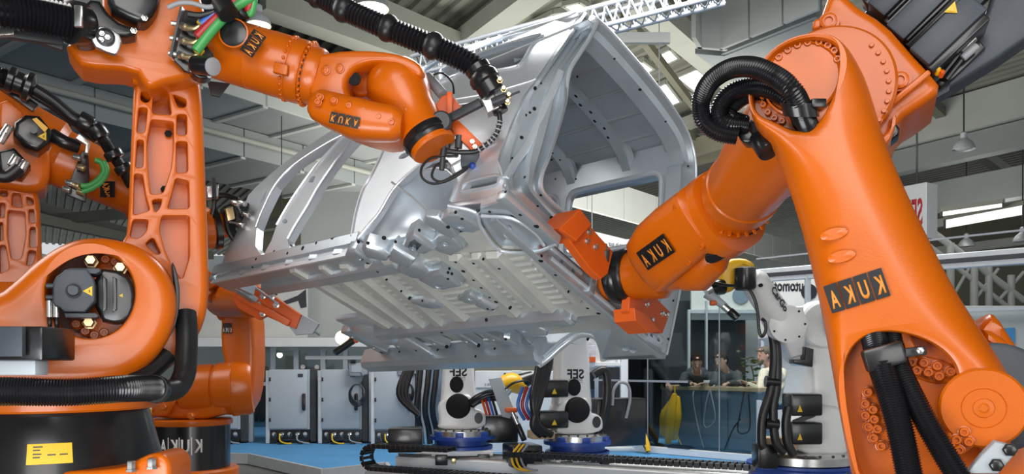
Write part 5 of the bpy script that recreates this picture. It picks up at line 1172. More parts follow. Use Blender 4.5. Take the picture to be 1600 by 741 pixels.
pieces('chain_link', RUBBER, cv_, [Mt @ Matrix.Translation((1.55+.066*i, -.40, .30)) for i in range(52)], MB().box((0, -.10, 0), (.060, .018, .06), None, .006, 1).box((0, .10, 0), (.06, .018, .06), None, .006, 1).box((0, 0, .02), (.03, .2, .008)).box((0, 0, -.02), (.03, .2, .008)), 30)
def white_robot(label, px, d, rz, sc, lean):
    """base, carriage and lower arm of a white robot; local frame faces -Y"""
    t = thing('handling_robot', label, 'robot', (0, 0, 0), )
    MB().box((0, 0, .03), (.70, .56, .06), None, .006).build('carriage_plate', WHITE, t)
    for x in (-.24, .24): MB().box((x, -.26, -.04), (.14, .10, .12), None, .01).build('carriage_block', BLACK, t)
    for x in (-.1, .34): MB().box((x, -.31, -.05), (.05, .03, .06), None, .006).build('bearing_block', BRASS, t)
    I = Matrix.Identity(4)
    MB().lathe(I, [(.30, .06), (.36, .065), (.36, .10), (.31, .11), (.31, .17), (.38, .175), (.38, .215), (.30, .22)], 44).build('base_casting', BLUEB, t)
    MB().lathe(I, [(.28, .21), (.335, .215), (.335, .275), (.30, .285), (.2, .285)], 44).build('turntable', STEEL, t)
    pieces('base_lug', BLUEB, t, [Matrix.Rotation(a, 4, 'Z') @ Matrix.Translation((0, -.345, .24)) for a in (-.9, -.1, .8)], MB().box((0, 0, 0), (.09, .05, .06), None, .008))
    pieces('turntable_bolt', DKGREY, t, [Matrix.Rotation(a*.35, 4, 'Z') @ Matrix.Translation((0, -.29, .285)) for a in range(-6, 7)], bolt_mb(.012, .015))
    b = MB().cast(fr((0, -.10, .285), X, Z, -Y), chaikin([(-.30, 0), (.27, 0), (.28, .16), (.22, .22), (.12, .24), (.11, .41), (-.02, .41), (-.16, .39), (-.30, .30), (-.26, .10)], 2), [], .26, .03)
    b.build('swivel_housing', WHITE, t)
    MB().lathe(fr((-.045, -.105, .56), X, Z, -Y) , [(.145, -.02), (.145, .008), (.137, .012), (0, .012)], 36).build('joint_cover', HOLE, t)
    MB().lathe(fr((.19, -.105, .42), X, Z, -Y) @ Matrix.Diagonal((.75, 1, 1, 1)), [(.065, -.02), (.065, .005), (0, .006)], 28).build('round_opening', DKGREY, t)
    a = Matrix.Translation((-.045, -.04, .56)) @ Matrix.Rotation(lean, 4, 'Y')
    ar = MB().cast(a @ fr((0, -.02, 0), X, Z, -Y), chaikin([(-.22, -.06), (-.16, -.20), (.10, -.20), (.22, -.05), (.19, .25), (.17, .80), (.10, .92), (-.08, .92), (-.17, .80), (-.19, .3)], 2), [], .22, .04).build('lower_arm', WHITE, t)
    MB().lathe(a @ fr((0, -.075, 0), X, Z, -Y), [(.13, -.06), (.13, .05), (.12, .056), (0, .056)], 36).build('joint_disc', HOLE, t)
    MB().lathe(a @ fr((-.02, -.022, .25), X, Z, -Y) @ Matrix.Diagonal((.85, 1, 1, 1)), [(.078, -.02), (.095, .006), (0, .008)], 30).build('arm_plug', HOLE, t)
    txt('robot_lettering', 'SEF', ar, a @ fr((0, -.022, .40), X, Z, -Y), .20, .11, DECALK); txt('robot_lettering', 'roboter', ar, a @ fr((0, -.022, .335), X, Z, -Y), .16, .035, GREYH)
    MB().box((0, -.023, .485), (.17, .004, .006), a @ Matrix.Translation((0, 0, -.18))).build('lettering_rule', GREYH, ar, smooth=0)
    # elbow, forearm housing
    MB().lathe(a @ fr((-.0, -.05, .88), X, Z, -Y), [(.1, -.2), (.15, -.18), (.15, .03), (.12, .05), (0, .05)], 32).build('elbow', WHITE, t)
    b = MB().cast(fr((.0, -.16, .0), X, Z, -Y), [(.30, .38), (.58, .38), (.58, .64), (.30, .64)], [], .26, .02); 
    return t, a
def put(t, px, d, z, rz, s):
    p = P(px, 565, d); t.location = (p.x, p.y, z); t.rotation_euler.z = rz; t.scale = (s, s, s)
def moto(t, x, z, m=BLACK):
    o = MB().box((x, -.05, z), (.34, .26, .19), None, .02).build('axis_motor', m, t)
    MB().cast(fr((x-.0, -.182, z-.03), X, Z, -Y), [(-.03, -.025), (.03, -.025), (0, .035)], [], .004, .0005, steps=1).build('warning_triangle', LABELY, o, smooth=0)
wa, a = white_robot('white robot with blue base at the left end of the floor rail', 722, 9.4, 0, 1, 0)
pz = .22
MB().tube([(.10, -.12, .60), (.18, -.16, .66), (.30, -.18, .71), (.42, -.16, .71)], .045, 12).build('gripper_hose', HOSE, wa)
MB().tube([(.10, -.06, .55), (.18, -.10, .61), (.30, -.12, .65), (.42, -.12, .65)], .035, 12).build('gripper_hose', HOSE, wa)
MB().cast(fr((.40, -.22, .64), X, Z, -Y), [(-.10, .24), (.05, .26), (.10, .12), (.19, -.10), (.15, -.22), (.06, -.20), (-.02, .02)], [], .06, .01).build('welding_bracket', CABG, wa)
MB().box((.56, -.24, .52), (.14, .08, .05), None, .01).build('bracket_clamp', ORANGE2, wa)
MB().cyl((.57, -.24, .50), (.64, -.26, .34), .026).build('torch_tube', STEEL, wa); MB().cyl((.63, -.26, .36), (.71, -.28, .17), .034, bev=.008).build('torch_grip', BLACK, wa)
MB().box((.45, .12, .28), (.42, .30, .32), None, .02).build('motor_box', BLACK, wa)
MB().limb([(.46, -.1, .80), (.58, -.05, .83), (.68, 0, .79)], [.10, .12, .10], 20, Y).build('wrist_housing', YELLOW, wa)
MB().cyl((.45, -.16, .68), (.51, -.10, .75), .075).build('wrist_flange', STEEL, wa)
MB().cyl((.66, 0, .82), (.84, .05, .90), .11, .07).build('wrist_motor', BLACK, wa)
MB().tube([(.46, -.2, .74), (.61, -.22, .84), (.78, -.1, .84), (.92, 0, .70)], .014, 8).build('wrist_cable', RUBBER, wa)
for k, (x, m_) in enumerate(((.26, REDH), (.30, BLUEH), (.34, RUBBER), (.22, ORANGE2))): MB().tube([(x, -.15, .66), (x+.03, -.18, .56), (x+.06, -.16, .46)], .016, 8).build('thin_hose', m_, wa)
for k in range(3): MB().tube([(-.45-.04*k, .15, 1.55), (-.55-.03*k, .1, 1.1), (-.66-.04*k, .05, .7), (-.5, .0, .45)], .035, 10).build('hanging_hose', RUBBER, wa)
MB().box((-.66, .1, .16), (.40, .35, .28), None, .02).build('cable_box', BLACK, wa)
put(wa, 722, 9.4, pz, 0.08, 1.0)
wb, a = white_robot('white robot with blue base in the middle, its arm leaning under the van body', 905, 9.0, 0, 1, 0)
MB().cast(a @ fr((.07, -.09, .87), X, Z, -Y), [(-.02, .18), (.14, .18), (.12, .02), (.06, -.10), (.02, -.08)], [], .05, .006).build('arm_opening', HOLE, wb)
moto(wb, -.34, .80); moto(wb, -.34, .46)
for k in range(3): MB().tube([(-.34-.06*k, -.1, 1.55), (-.38-.06*k, -.14, 1.1), (-.52-.04*k, -.22, .7), (-.60+.03*k, -.22, .42), (-.5+.06*k, -.2, .30)], .04, 10).build('hanging_hose', RUBBER, wb)
MB().tube([(.18, -.05, .95), (.30, -.06, 1.0), (.34, -.06, .85), (.33, -.05, .6), (.3, 0, .4)], .05, 10).build('hose_bow', RUBBER, wb)
MB().tube([(.42, -.02, .6), (.44, -.02, .78), (.52, -.02, .86), (.62, -.02, .82), (.64, -.02, .66), (.6, 0, .45)], .018, 8).build('grey_cable', GREYH, wb)
MB().box((.55, .15, .40), (.62, .3, .55), None, .02).build('motor_box', BLACK, wb)
MB().box((-.46, -.08, .30), (.26, .2, .09), None, .01).build('wooden_block', WOOD, wb)
MB().box((-.62, .1, .06), (.35, .4, .24), None, .02).build('cable_box', BLACK, wb)
for k in range(3): MB().tube([(-.62-.05*k, -.12, .20), (-.72-.05*k, -.16, .08), (-.66-.05*k, -.18, -.06), (-.5, -.18, -.08)], .012, 8).build('yellow_cable', YELLOW if k else GREYH, wb)
for k, m_ in enumerate((BLUEH, REDH, BLUEH)): MB().tube([(-.66+.05*k, -.05, .82), (-.72+.05*k, -.06, .62), (-.64+.05*k, -.05, .46)], .02, 8).build('thin_hose', m_, wb)
put(wb, 902, 9.0, .20, 0.45, 1.0)
wb.rotation_euler.z = .30
# third white robot at the right, seen from its side
D3 = 7.6
wc = thing('handling_robot', 'white robot at right with yellow wrist and word lettering on its upper arm', 'robot', P(1280, 741, D3))
c = P(1255, 724, D3); M = Matrix.Translation((c.x, c.y, 0)); zt = CZ-(706-565)/F*D3
MB().lathe(M, [(.5, zt-.35), (.5, zt-.14), (.52, zt-.12), (.52, zt-.10), (.44, zt-.10)], 48).build('base_casting', BLUEB, wc)
MB().lathe(M, [(.40, zt-.10), (.47, zt-.09), (.47, zt-.02), (.42, zt), (.2, zt)], 48).build('turntable', STEEL, wc)
MB().box((c.x-.1, c.y+.05, zt-.30), (1.1, .8, .1), None, .01).build('carriage_plate', WHITE, wc)
pieces('turntable_bolt', DKGREY, wc, [M @ Matrix.Rotation(k*.3, 4, 'Z') @ Matrix.Translation((0, -.42, zt-.01)) for k in range(-5, 6)], bolt_mb(.014, .018))
pcast('swivel_housing', [(1240, 712), (1248, 668), (1262, 640), (1300, 630), (1330, 650), (1345, 712)], D3-.2, .35, .04, WHITE, wc, sm=1)
pcast('lower_arm', [(1262, 660, 1), (1272, 620, 1), (1268, 560, 1), (1256, 500, 1), (1270, 470, 1), (1300, 468, 1), (1316, 500, 1), (1322, 600, 1), (1330, 680, 1), (1290, 710, 1)], D3-.15, .26, .05, WHITE, wc, sm=1)
MB().lathe(face(1287, 508, D3-.16), [(.22, -.2), (.22, .0), (.20, .02), (.0, .02)], 40).build('elbow_disc', WHITE, wc)
MB().lathe(face(1305, 500, D3-.32) @ Matrix.Diagonal((.45, 1, 1, 1)), [(.16, -.06), (.16, .006), (0, .008)], 30).build('joint_cover', HOLE, wc)
pcast('gear_housing', [(1204, 495), (1212, 480), (1256, 478), (1262, 520), (1256, 556), (1238, 560), (1226, 540), (1200, 528)], D3-.35, .30, .03, WHITE, wc, sm=0)
pcast('motor_bracket', [(1234, 545), (1262, 545), (1262, 566), (1250, 572), (1238, 564)], D3-.3, .2, .02, WHITE, wc, sm=0)
pcast('axis_motor', [(1258, 542), (1272, 546), (1270, 574), (1240, 568), (1240, 562), (1258, 562)], D3-.42, .12, .01, BLACK, wc, sm=0)
u0, u1 = P(1222, 508, D3-.55), P(1180, 442, D3-.75)
ua = MB().limb([u0, u0.lerp(u1, .5), u1], [.15, .125, .12], 24, Y).build('upper_arm', WHITE, wc)
Mu = axisframe(u0+Vector((0, -.13, 0)), u0+Vector((0, -.16, 0))); MB().lathe(Mu, [(.14, -.05), (.165, 0), (.165, .03), (.15, .04), (0, .04)], 36).build('arm_flange', WHITE, wc)
pieces('flange_bolt', HOLE, wc, [Mu @ Matrix.Translation((.14*math.cos(k*.9), .14*math.sin(k*.9), .035)) for k in range(7)], bolt_mb(.010, .012))
dl = (u0-u1).normalized()
txt('arm_lettering', 'CarGo', ua, fr(u0.lerp(u1, .50)+Vector((.05, -.135, .035)), dl, Z, None), .26, .065, DECALK, mirror=False)
MB().lathe(face(1189, 446, D3-.90), [(.016, -.02), (.016, .004), (0, .004)], 14).build('arm_hole', HOLE, wc)
wh = pcast('wrist_housing', [(1124, 420), (1140, 404), (1164, 402), (1180, 410), (1182, 420), (1164, 420), (1156, 430), (1158, 446), (1140, 458), (1126, 456)], D3-.85, .28, .05, YELLOW, wc, sm=1)
MB().lathe(axisframe(P(1164, 418, D3-.92), P(1164, 450, D3-.92)), [(.07, 0), (.09, .01), (.09, .17), (.075, .19), (.0, .19)], 28).build('wrist_motor', BLACK, wc)
MB().cyl(P(1128, 448, D3-.8), P(1108, 452, D3-.85), .07, .055).build('wrist_ring', BLACK, wc); MB().cyl(P(1110, 450, D3-.85), P(1102, 455, D3-.85), .065).build('wrist_flange', STEEL, wc)
MB().cyl(P(1104, 458, D3-.85), P(1134, 480, D3-.9), .045, .03).build('torch_holder', CABG, wc); MB().box(P(1114, 474, D3-.9), (.05, .06, .04), None, .01).build('holder_clamp', ORANGE2, wc)
MB().cyl(P(1130, 478, D3-.9), P(1144, 490, D3-.92), .03).build('torch_tube', STEEL, wc); MB().cyl(P(1140, 486, D3-.92), P(1153, 498, D3-.95), .035, bev=.006).build('torch_grip', BLACK, wc)
MB().tube([P(x, y, D3-.95) for x, y in ((1110, 441), (1135, 446), (1165, 449), (1178, 465), (1184, 490), (1186, 515), (1190, 526), (1196, 518), (1196, 504), (1190, 498))], .014, 8).build('wrist_cable', RUBBER, wc)
for k, pts in enumerate(([(1196, 500), (1206, 520), (1210, 560), (1204, 610), (1192, 650), (1190, 690), (1194, 700)], [(1202, 505), (1213, 540), (1214, 600), (1208, 640), (1212, 690), (1226, 708)], [(1232, 636), (1228, 660), (1230, 690), (1240, 712)])):
    MB().tube([P(x, y, D3-.5) for x, y in pts], .040, 12).build('hanging_hose', RUBBER, wc)
for y in (596, 662): MB().cyl(P(1196, y, D3-.5), P(1216, y+2, D3-.5), .05).build('hose_clip', BLACK, wc)
for i, y in enumerate((632, 676)):
    o = MB().box(P(1253, y, D3-.25), (.29, .26, .20), None, .02).build('axis_motor', BLACK, wc)
    pcast('warning_triangle', [(1246, y+12), (1254, y+12), (1250, y+1)], D3-.385, .003, .0004, LABELY, o, sm=0, steps=1)
MB().bar(P(1240, 660, D3-.3), P(1272, 648, D3-.3), .03, .04, Z).build('motor_strut', DKGREY, wc)
MB().box(P(1214, 694, D3-.25), (.30, .2, .13), None, .01).build('wooden_block', WOOD, wc)
MB().box(P(1195, 712, D3-.3), (.18, .2, .22), None, .015).build('cable_box', BLACK, wc)

# ------------------------------------------------------------------ control cabinets on the blue floor
def cabinet_proto():
    t = thing('control_cabinet', '', 'cabinet')
    W, H, Dp = .62, .95, .5
    MB().box((0, 0, .22+H/2), (W, Dp, H), None, .008).build('body', CABG, t, 0)
    d = MB().box((-.02, -Dp/2-.016, .22+H/2+.01), (W-.03, .03, H-.02), None, .006).build('door', CABG, t)
    for z in (.38, .70, 1.02): MB().box((-W/2+.01, -Dp/2-.03, z), (.03, .03, .06), None, .005).build('hinge', BLACK, d)
    MB().box((W/2-.085, -Dp/2-.05, .66), (.055, .04, .27), None, .015).build('handle', BLACK, d)
    MB().box((W/2-.14, -Dp/2-.034, 1.08), (.08, .006, .05)).build('maker_plate', DKGREY, d)
    MB().box((W/2+.05, .0, .60), (.10, Dp-.05, 1.16), None, .01).build('side_panel', DKGREY, t, 0)
    MB().box((W/2+.13, -.05, .58), (.07, .10, 1.15), None, .006).build('corner_post', ALU, t, 0)
    MB().box((-W/2-.03, -Dp/2+.03, .58), (.06, .08, 1.15), None, .006).build('corner_post', ALU, t, 0)
    b = MB().box((0, .02, .14), (W, Dp-.04, .16)).build('plinth', BLACK, t, 0)
    for i in range(5): MB().cyl((-.24+.12*i, -Dp/2+.02, .12), (-.24+.12*i, -Dp/2-.03, .16), .032, seg=12, bev=.006).build('connector', STEEL if i % 2 else GREYH, b)
    for x in (-.26, .26): MB().box((x, 0, .03), (.08, Dp, .06)).build('foot', BLACK, t, 0)
    for x in (-.12, .10): MB().lathe(fr((x+.3, -.1, 1.21), X, Z, -Y), [(.022, 0), (.036, 0), (.036, .015), (.022, .015)], 16).build('lifting_eye', STEEL, t)
    for i, (x, m_) in enumerate(((-.22, RUBBER), (-.15, LABELY), (.02, RUBBER), (.12, GREYH))):
        MB().tube([(x, -.28, .16), (x+.02, -.36, .06), (x+.08+.03*i, -.40, .02), (x+.2, -.36, .015)], .012, 6, 5).build('cable', m_, t)
    return t
cab = cabinet_proto()
DC = 13.3
labs = ['grey control cabinet half hidden behind the orange robot with white drum lettering', 'grey control cabinet with plain door and black handle, nothing hung on it', 'grey control cabinet with a teach pendant on top and a coiled cable on its door', 'grey control cabinet nearest the white robots with a coiled cable on its door']
cabs = []
for i, px in enumerate((350, 457, 537, 618)):
    c = cab if i == 0 else dup(cab)
    p = P(px, 688, 12.9 if i < 3 else 12.8); c.location = (p.x, p.y, 0); c['label'] = labs[i]; c['group'] = 'control cabinets'; c.rotation_euler.z = .10; cabs.append(c)
for i, (px, py, lab) in enumerate(((558, 578, 'grey teach pendant sitting on the third control cabinet'), (634, 577, 'grey teach pendant on the cabinet nearest the white robots'))):
    d = 12.5
    t = thing('teach_pendant', lab, 'controller', P(px, py+12, d), 'teach pendants')
    pcast('case', [(px-14, py-10), (px+14, py-11), (px+15, py+7), (px+8, py+11), (px-13, py+10)], d, .12, .02, GREYH, t, sm=0)
    pcast('screen', [(px-9, py-7), (px+7, py-7), (px+7, py+4), (px-9, py+4)], d-.008, .006, .001, CABG, t, sm=0, steps=1)
    MB().cyl(P(px-10, py-13, d), P(px-2, py-13, d), .03).build('stop_button', BLACK, t)
for i, (px, py, lab) in enumerate(((558, 618, 'coil of dark cable hanging over the third cabinet door'), (634, 615, 'coil of dark cable hanging on the cabinet next to the white robots'))):
    t = thing('cable_coil', lab, 'cable', P(px, py+16, 12.45), 'cable coils')
    for k in range(4):
        R = .150-.012*k; MB().tube([P(px, py, 12.5-.012*k)+Vector((R*.85*math.cos(a*.4), -.01*math.sin(a*2.1+k), R*1.15*math.sin(a*.4)+.012*k)) for a in range(17)], .011, 6, 3).build('turn', DKGREY, t)
    MB().tube([P(px+6, py-18, 12.48), P(px+9, py-26, 12.48), P(px+6, py-36, 12.5)], .010, 6).build('tail', DKGREY, t)

# ------------------------------------------------------------------ stand behind: fascia boards, glazed partition, posts
def board(name, x0, y0, x1, y1, d, m, t=.08): 
    a, b = P(x0, y1, d), P(x1, y0, d)
    return MB().box((a+b)/2+Vector((0, t/2, 0)), (b.x-a.x, t, b.z-a.z), None, .004, 1).build(name, m, None, 0, kind='structure')
o = board('wall_left_1', 255, 425, 480, 528, 15.0, WARMWHITE)
txt('wall_lettering', 'Auto', o, fr(P(408, 453, 14.99), X, Z, -Y), .62, .20, DECALK)
pcast('wall_picture', [(430, 476), (465, 462), (478, 452), (479, 480), (470, 482), (466, 470), (440, 478), (432, 486)], 14.99, .004, .001, DKGREY, o, sm=0, steps=1)
board('wall_left_2', 470, 300, 640, 535, 15.4, HALLL); board('wall_left_3', 300, 528, 640, 542, 14.6, WHITE, .3)
gp_ = thing('glazed_partition', 'glazed office partition with thin white posts behind the cabinets', 'partition', P(480, 680, 16))
for x in (427, 463, 505, 540, 575): MB().bar(P(x, 440 if x < 430 else 545, 15.8), P(x, 670, 15.8), .09, .07, Y).build('post', ALU, gp_, 0)
for y in (559, 600): MB().bar(P(478 if y == 559 else 395, y, 15.8), P(600, y, 15.8), .07, .10, Y).build('rail', WHITE, gp_, 0)
for x0, x1 in ((395, 427), (427, 463), (463, 505), (505, 540), (540, 575)):
    a, b = P(x0, 668, 15.85), P(x1, 548, 15.85); MB().box((a+b)/2, (b.x-a.x-.05, .012, b.z-a.z), None).build('glass_pane', GLASS, gp_, 0)
board('wall_back_1', 200, 440, 640, 640, 19.5, HALLL)
board('wall_back_2', 395, 560, 408, 650, 19.3, BEAMD); board('wall_back_3', 446, 556, 462, 640, 19.3, BEAMD); board('wall_back_4', 480, 546, 500, 640, 19.3, CABG)
for x, y, lab in ((440, 548, 'glowing round lamp seen through the glazed partition above the plain door cabinet'), (535, 528, 'bright round work lamp under the front of the van body')):
    t = thing('round_lamp', lab, 'lamp', P(x, y+8, 16.5 if x == 440 else 11))
    if x == 440:
        MB().lathe(Matrix.Translation(P(x, y+4, 17)), [(.30, 0), (.33, .05), (.30, .22), (.1, .24)], 28).build('shade', WARMWHITE, t); MB().ball(P(x-3, y+7, 16.9), .06).build('bulb', LAMPE, t)
        MB().cyl(P(x, y-10, 17), Vector((P(x, y, 17).x, 17, 9.6)), .012, seg=6).build('cord', DKGREY, t)
    else:
        MB().ball(P(x, y, 8.6), .075).build('bulb', LAMPE, t); MB().cyl(P(x+4, y-2, 8.65), P(x+22, y-4, 8.7), .05, .08).build('lamp_body', DKGREY, t)
        MB().cyl(P(x-12, y+24, 8.5), P(x+16, y+4, 8.6), .035, .045).build('handle', BLACK, t); MB().box(P(x+18, y-2, 8.6), (.10, .08, .14), None, .02).build('clamp', ORANGE2, t); MB().bar(P(x+24, y-6, 8.7), P(x+34, y-60, 8.8), .05).build('arm', DKGREY, t)

# ------------------------------------------------------------------ fence with clear panels on the right
FA, FB = Vector((1.73, 11.6, 0)), Vector((5.6, 8.08, 0)); FD = (FB-FA).normalized()
def fpt(px, z=0.0):                        # point of the fence line seen at column px
    k = (px-800)/F; t = (k*FA.y-FA.x)/(FD.x-k*FD.y); return FA+FD*t+Vector((0, 0, z))
fen = thing('safety_fence', 'aluminium safety fence with clear panels in front of the counter', 'fence', FA)
MB().bar(fpt(960, .05), fpt(1330, .05), .10, .09, Z, .004).build('bottom_rail', WHITE, fen, 0)
MB().bar(fpt(1180, 2.40), fpt(1720, 2.40), .06, .17, Z, .01).build('top_rail', ALU, fen, 0)
MB().bar(fpt(1180, 2.40)+Vector((0, -.04, 0)), fpt(1720, 2.40)+Vector((0, -.04, 0)), .03, .05, Z, .004).build('rail_groove', DKGREY, fen, 0)
MB().bar(fpt(1182, 2.62), fpt(1720, 2.68), .02, .02, Z).build('wire_guide', GREYH, fen, 0)
MB().bar(fpt(975, .0), fpt(975, 1.45), .11, .11, Y, .008).build('post', WHITE, fen, 0)
for px, z in ((1186, .8), (1262, 2.4)): MB().bar(fpt(px, 0), fpt(px, z), .06, .06, Y, .004).build('post', ALU, fen, 0)
for px in (1012, 1124): MB().bar(fpt(px, .1), fpt(px, 2.3), .015, .02, Y).build('panel_joint', GREYH, fen, 0)
for a, b, m_ in ((982, 1012, DGLASS), (1012, 1124, GLASS), (1124, 1184, GLASS)):
    MB().bar(fpt(a, 1.2), fpt(b, 1.2), .012, 2.2, Z).build('clear_panel', m_, fen, 0)
MB().bar(fpt(928, 1.02), fpt(1075, 1.02)+Vector((0, 0, .0)), .02, .03, Z).build('mid_rail', GREYH, fen, 0)
MB().bar(fpt(1042, .12)+Vector((0, -.06, 0)), fpt(1076, .12)+Vector((0, -.06, 0)), .02, .04, Z).build('rail_slot', BLACK, fen, 0)
MB().box(fpt(955, .03)+Vector((-.05, -.15, 0)), (.9, .35, .06), None, .01).build('foot_plate', WHITE, fen)
yc = thing('yellow_cable', 'yellow hose and black cable lying over the fence base beside the white post', 'cable', fpt(990))
MB().tube([fpt(982, .62)+Vector((0, -.1, 0)), fpt(988, .50)+Vector((0, -.12, 0)), fpt(999, .34)+Vector((0, -.15, 0)), fpt(1007, .16)+Vector((0, -.2, 0)), fpt(1008, .04)+Vector((0, -.25, 0))], .035, 8).build('hose', YELLOW, yc)
MB().tube([fpt(981, 1.0)+Vector((0, -.1, 0)), fpt(986, .55)+Vector((0, -.15, 0)), fpt(997, .20)+Vector((0, -.22, 0)), fpt(1006, .03)+Vector((0, -.28, 0))], .010, 6).build('cable', RUBBER, yc)

# ------------------------------------------------------------------ counter, its things and the people behind it
cnt = thing('reception_counter', 'blue grey counter with a wooden top behind the fence panels', 'counter', P(1115, 715, 11.5))
CA, CB = P(1058, 700, 11.9), P(1180, 700, 11.1); CA.z = CB.z = 0; CD = (CB-CA).normalized(); CN = Vector((CD.y, -CD.x, 0))
Mc = fr(CA, CD, Z.cross(CD)); LC = (CB-CA).length
MB().box((LC/2, .30, .44), (LC, .55, .88), Mc, .005).build('front', COUNT, cnt, 0)
for k in range(3): MB().box((LC*(k+.5)/3, .015, .46), (LC/3-.03, .02, .82), Mc, .004).build('panel', COUNT, cnt, 0)
MB().box((LC/2-.05, .26, .91), (LC+.35, .75, .06), Mc, .008).build('worktop', WOOD, cnt, 0)
def cw(x, y, z): return Mc @ Vector((x, y, z))
for lab, pts, m_ in (('pale cable loop hanging over the counter front, left one', [(.35, -.02, .95), (.33, -.13, .80), (.40, -.13, .40), (.48, -.13, .12), (.50, -.13, .06)], GREYH), ('pale cable hanging in two strands in the middle of the counter front', [(.62, -.02, .96), (.58, -.13, .85), (.50, -.13, .45), (.56, -.13, .35), (.68, -.13, .5), (.6, -.13, .9)], GREYH),
                     ('yellow cable hanging at the left end of the counter front', [(.02, -.12, .95), (.06, -.13, .6), (.05, -.13, .3), (.14, -.13, .08)], LABELY), ('dark cable hanging at the right end of the counter front', [(1.08, -.02, .96), (1.06, -.13, .6), (1.02, -.13, .35), (1.10, -.13, .3), (1.2, -.13, .4), (1.18, -.13, .85)], RUBBER),
                     ('thin dark cable crossing the counter front down to the floor', [(1.06, -.13, .5), (.95, -.13, .35), (.82, -.13, .05)], RUBBER)):
    o = MB().tube([cw(*p) for p in pts], .011, 6, 6).build('hanging_cable', m_); tag(o, lab, 'cable', 'cables on the counter')
tag(MB().tube([cw(.8+.12*math.cos(a*.9)+.02*a, .05+.08*math.sin(a*1.3), .955+.01*(a % 3)) for a in range(14)], .012, 6, 4).build('tangled_cable', RUBBER), 'black tangle of cables lying on the counter top', 'cable')
cup = thing('paper_cup', 'white paper cup in the hand of the man leaning on the counter', 'cup', P(1104, 604, 11.55))
M = Matrix.Translation(P(1104, 607, 11.5)); MB().lathe(M, [(.032, 0), (.042, .10), (.044, .105), (.040, .105), (.030, .01)], 20).build('cup', WOOD, cup)
MB().lathe(M, [(.043, .08), (.045, .105), (.042, .115), (.0, .115)], 20).build('lid', WHITE, cup)
pk_ = thing('yellow_banner', 'folded yellow inflatable hanging at the left end of the counter', 'banner', P(1048, 690, 11.6))
for k, dx in enumerate((0, 9, -7)): MB().limb([P(1044+dx, 690-6*k, 11.5+.05*k), P(1047+dx, 650, 11.45+.05*k), P(1054+dx*.5, 618+4*k, 11.5+.05*k)], [.05, .085, .04], 14, Y, .6).build('fold', YELLOW, pk_)
pl_ = thing('potted_plant', 'small leafy plant between the two men at the counter', 'plant', P(1178, 610, 12.2))
MB().lathe(Matrix.Translation(P(1178, 612, 12.2)), [(.06, 0), (.085, .16), (.07, .16), (.06, .14)], 18).build('pot', WHITE, pl_)
rnd = random.Random(7); mats = []
for k in range(38):
    p = P(1176, 585, 12.2)+Vector((rnd.uniform(-.16, .14), rnd.uniform(-.12, .12), rnd.uniform(-.12, .26))); mats.append(Matrix.Translation(p) @ Matrix.Rotation(rnd.uniform(0, 6), 4, 'Z') @ Matrix.Rotation(rnd.uniform(-1, 1), 4, 'X'))
pieces('leaf', LEAF, pl_, mats, MB().slab(I4, [(0, -.01), (.03, -.028), (.07, -.02), (.10, 0), (.07, .02), (.03, .028), (0, .01)], .004))
MB().tube([P(1178, 600, 12.2), P(1177, 585, 12.2), P(1174, 572, 12.2)], .01, 6).build('stem', LEAF, pl_)
# dark window panel, pale wall and shelf behind
board('wall_right_1', 930, 470, 1165, 640, 13.2, DARKV); board('wall_right_2', 1150, 430, 1420, 720, 13.6, WARMWHITE)
o = board('wall_right_3', 1080, 436, 1420, 500, 13.0, WARMWHITE)
txt('wall_lettering', 'automotion', o, fr(P(1226, 447, 12.99), X, Z, -Y), .75, .17, DECALK)
MB().lathe(face(1157, 462, 12.98), [(.09, 0), (.13, 0), (.13, .01), (.09, .01)], 28).build('wall_emblem', COUNT, o)
MB().lathe(face(1264, 456, 12.99), [(.10, 0), (.13, 0), (.13, .006), (.10, .006)], 20).build('lettering_mark', DECALK, o)
fr_ = board('window_90', 1075, 484, 1195, 490, 12.9, ALU)
for a in ((1075, 484, 1079, 640), (1189, 484, 1194, 640), (1103, 470, 1106, 690)): board('trim_90', a[0], a[1], a[2], a[3], 12.8, ALU)
ban = thing('hanging_banner', 'white fabric banner with small print seen through the rear window of the van body', 'banner', P(985, 405, 14))
a_, b_, c_, e_ = P(905, 356, 14), P(1050, 372, 14), P(1050, 420, 14), P(905, 400, 14); bo = P(905, 400, 14)
bb = MB().slab(fr(bo, X, Z, -Y), [((p-bo).x, (p-bo).z) for p in (a_, P(978, 374, 14), b_, c_, e_)], .02).build('cloth', WHITE, ban, 0)
for q_ in (P(925, 363, 13.99), P(1030, 374, 13.99)): MB().cyl(q_, Vector((q_.x, q_.y, 9.6)), .01, seg=6).build('cord', GREYH, ban)
txt('banner_print', 'Visit the Laser in our', bb, fr(P(978, 384, 13.99), X-Z*.14, Z, -Y), .62, .085, GREYH)
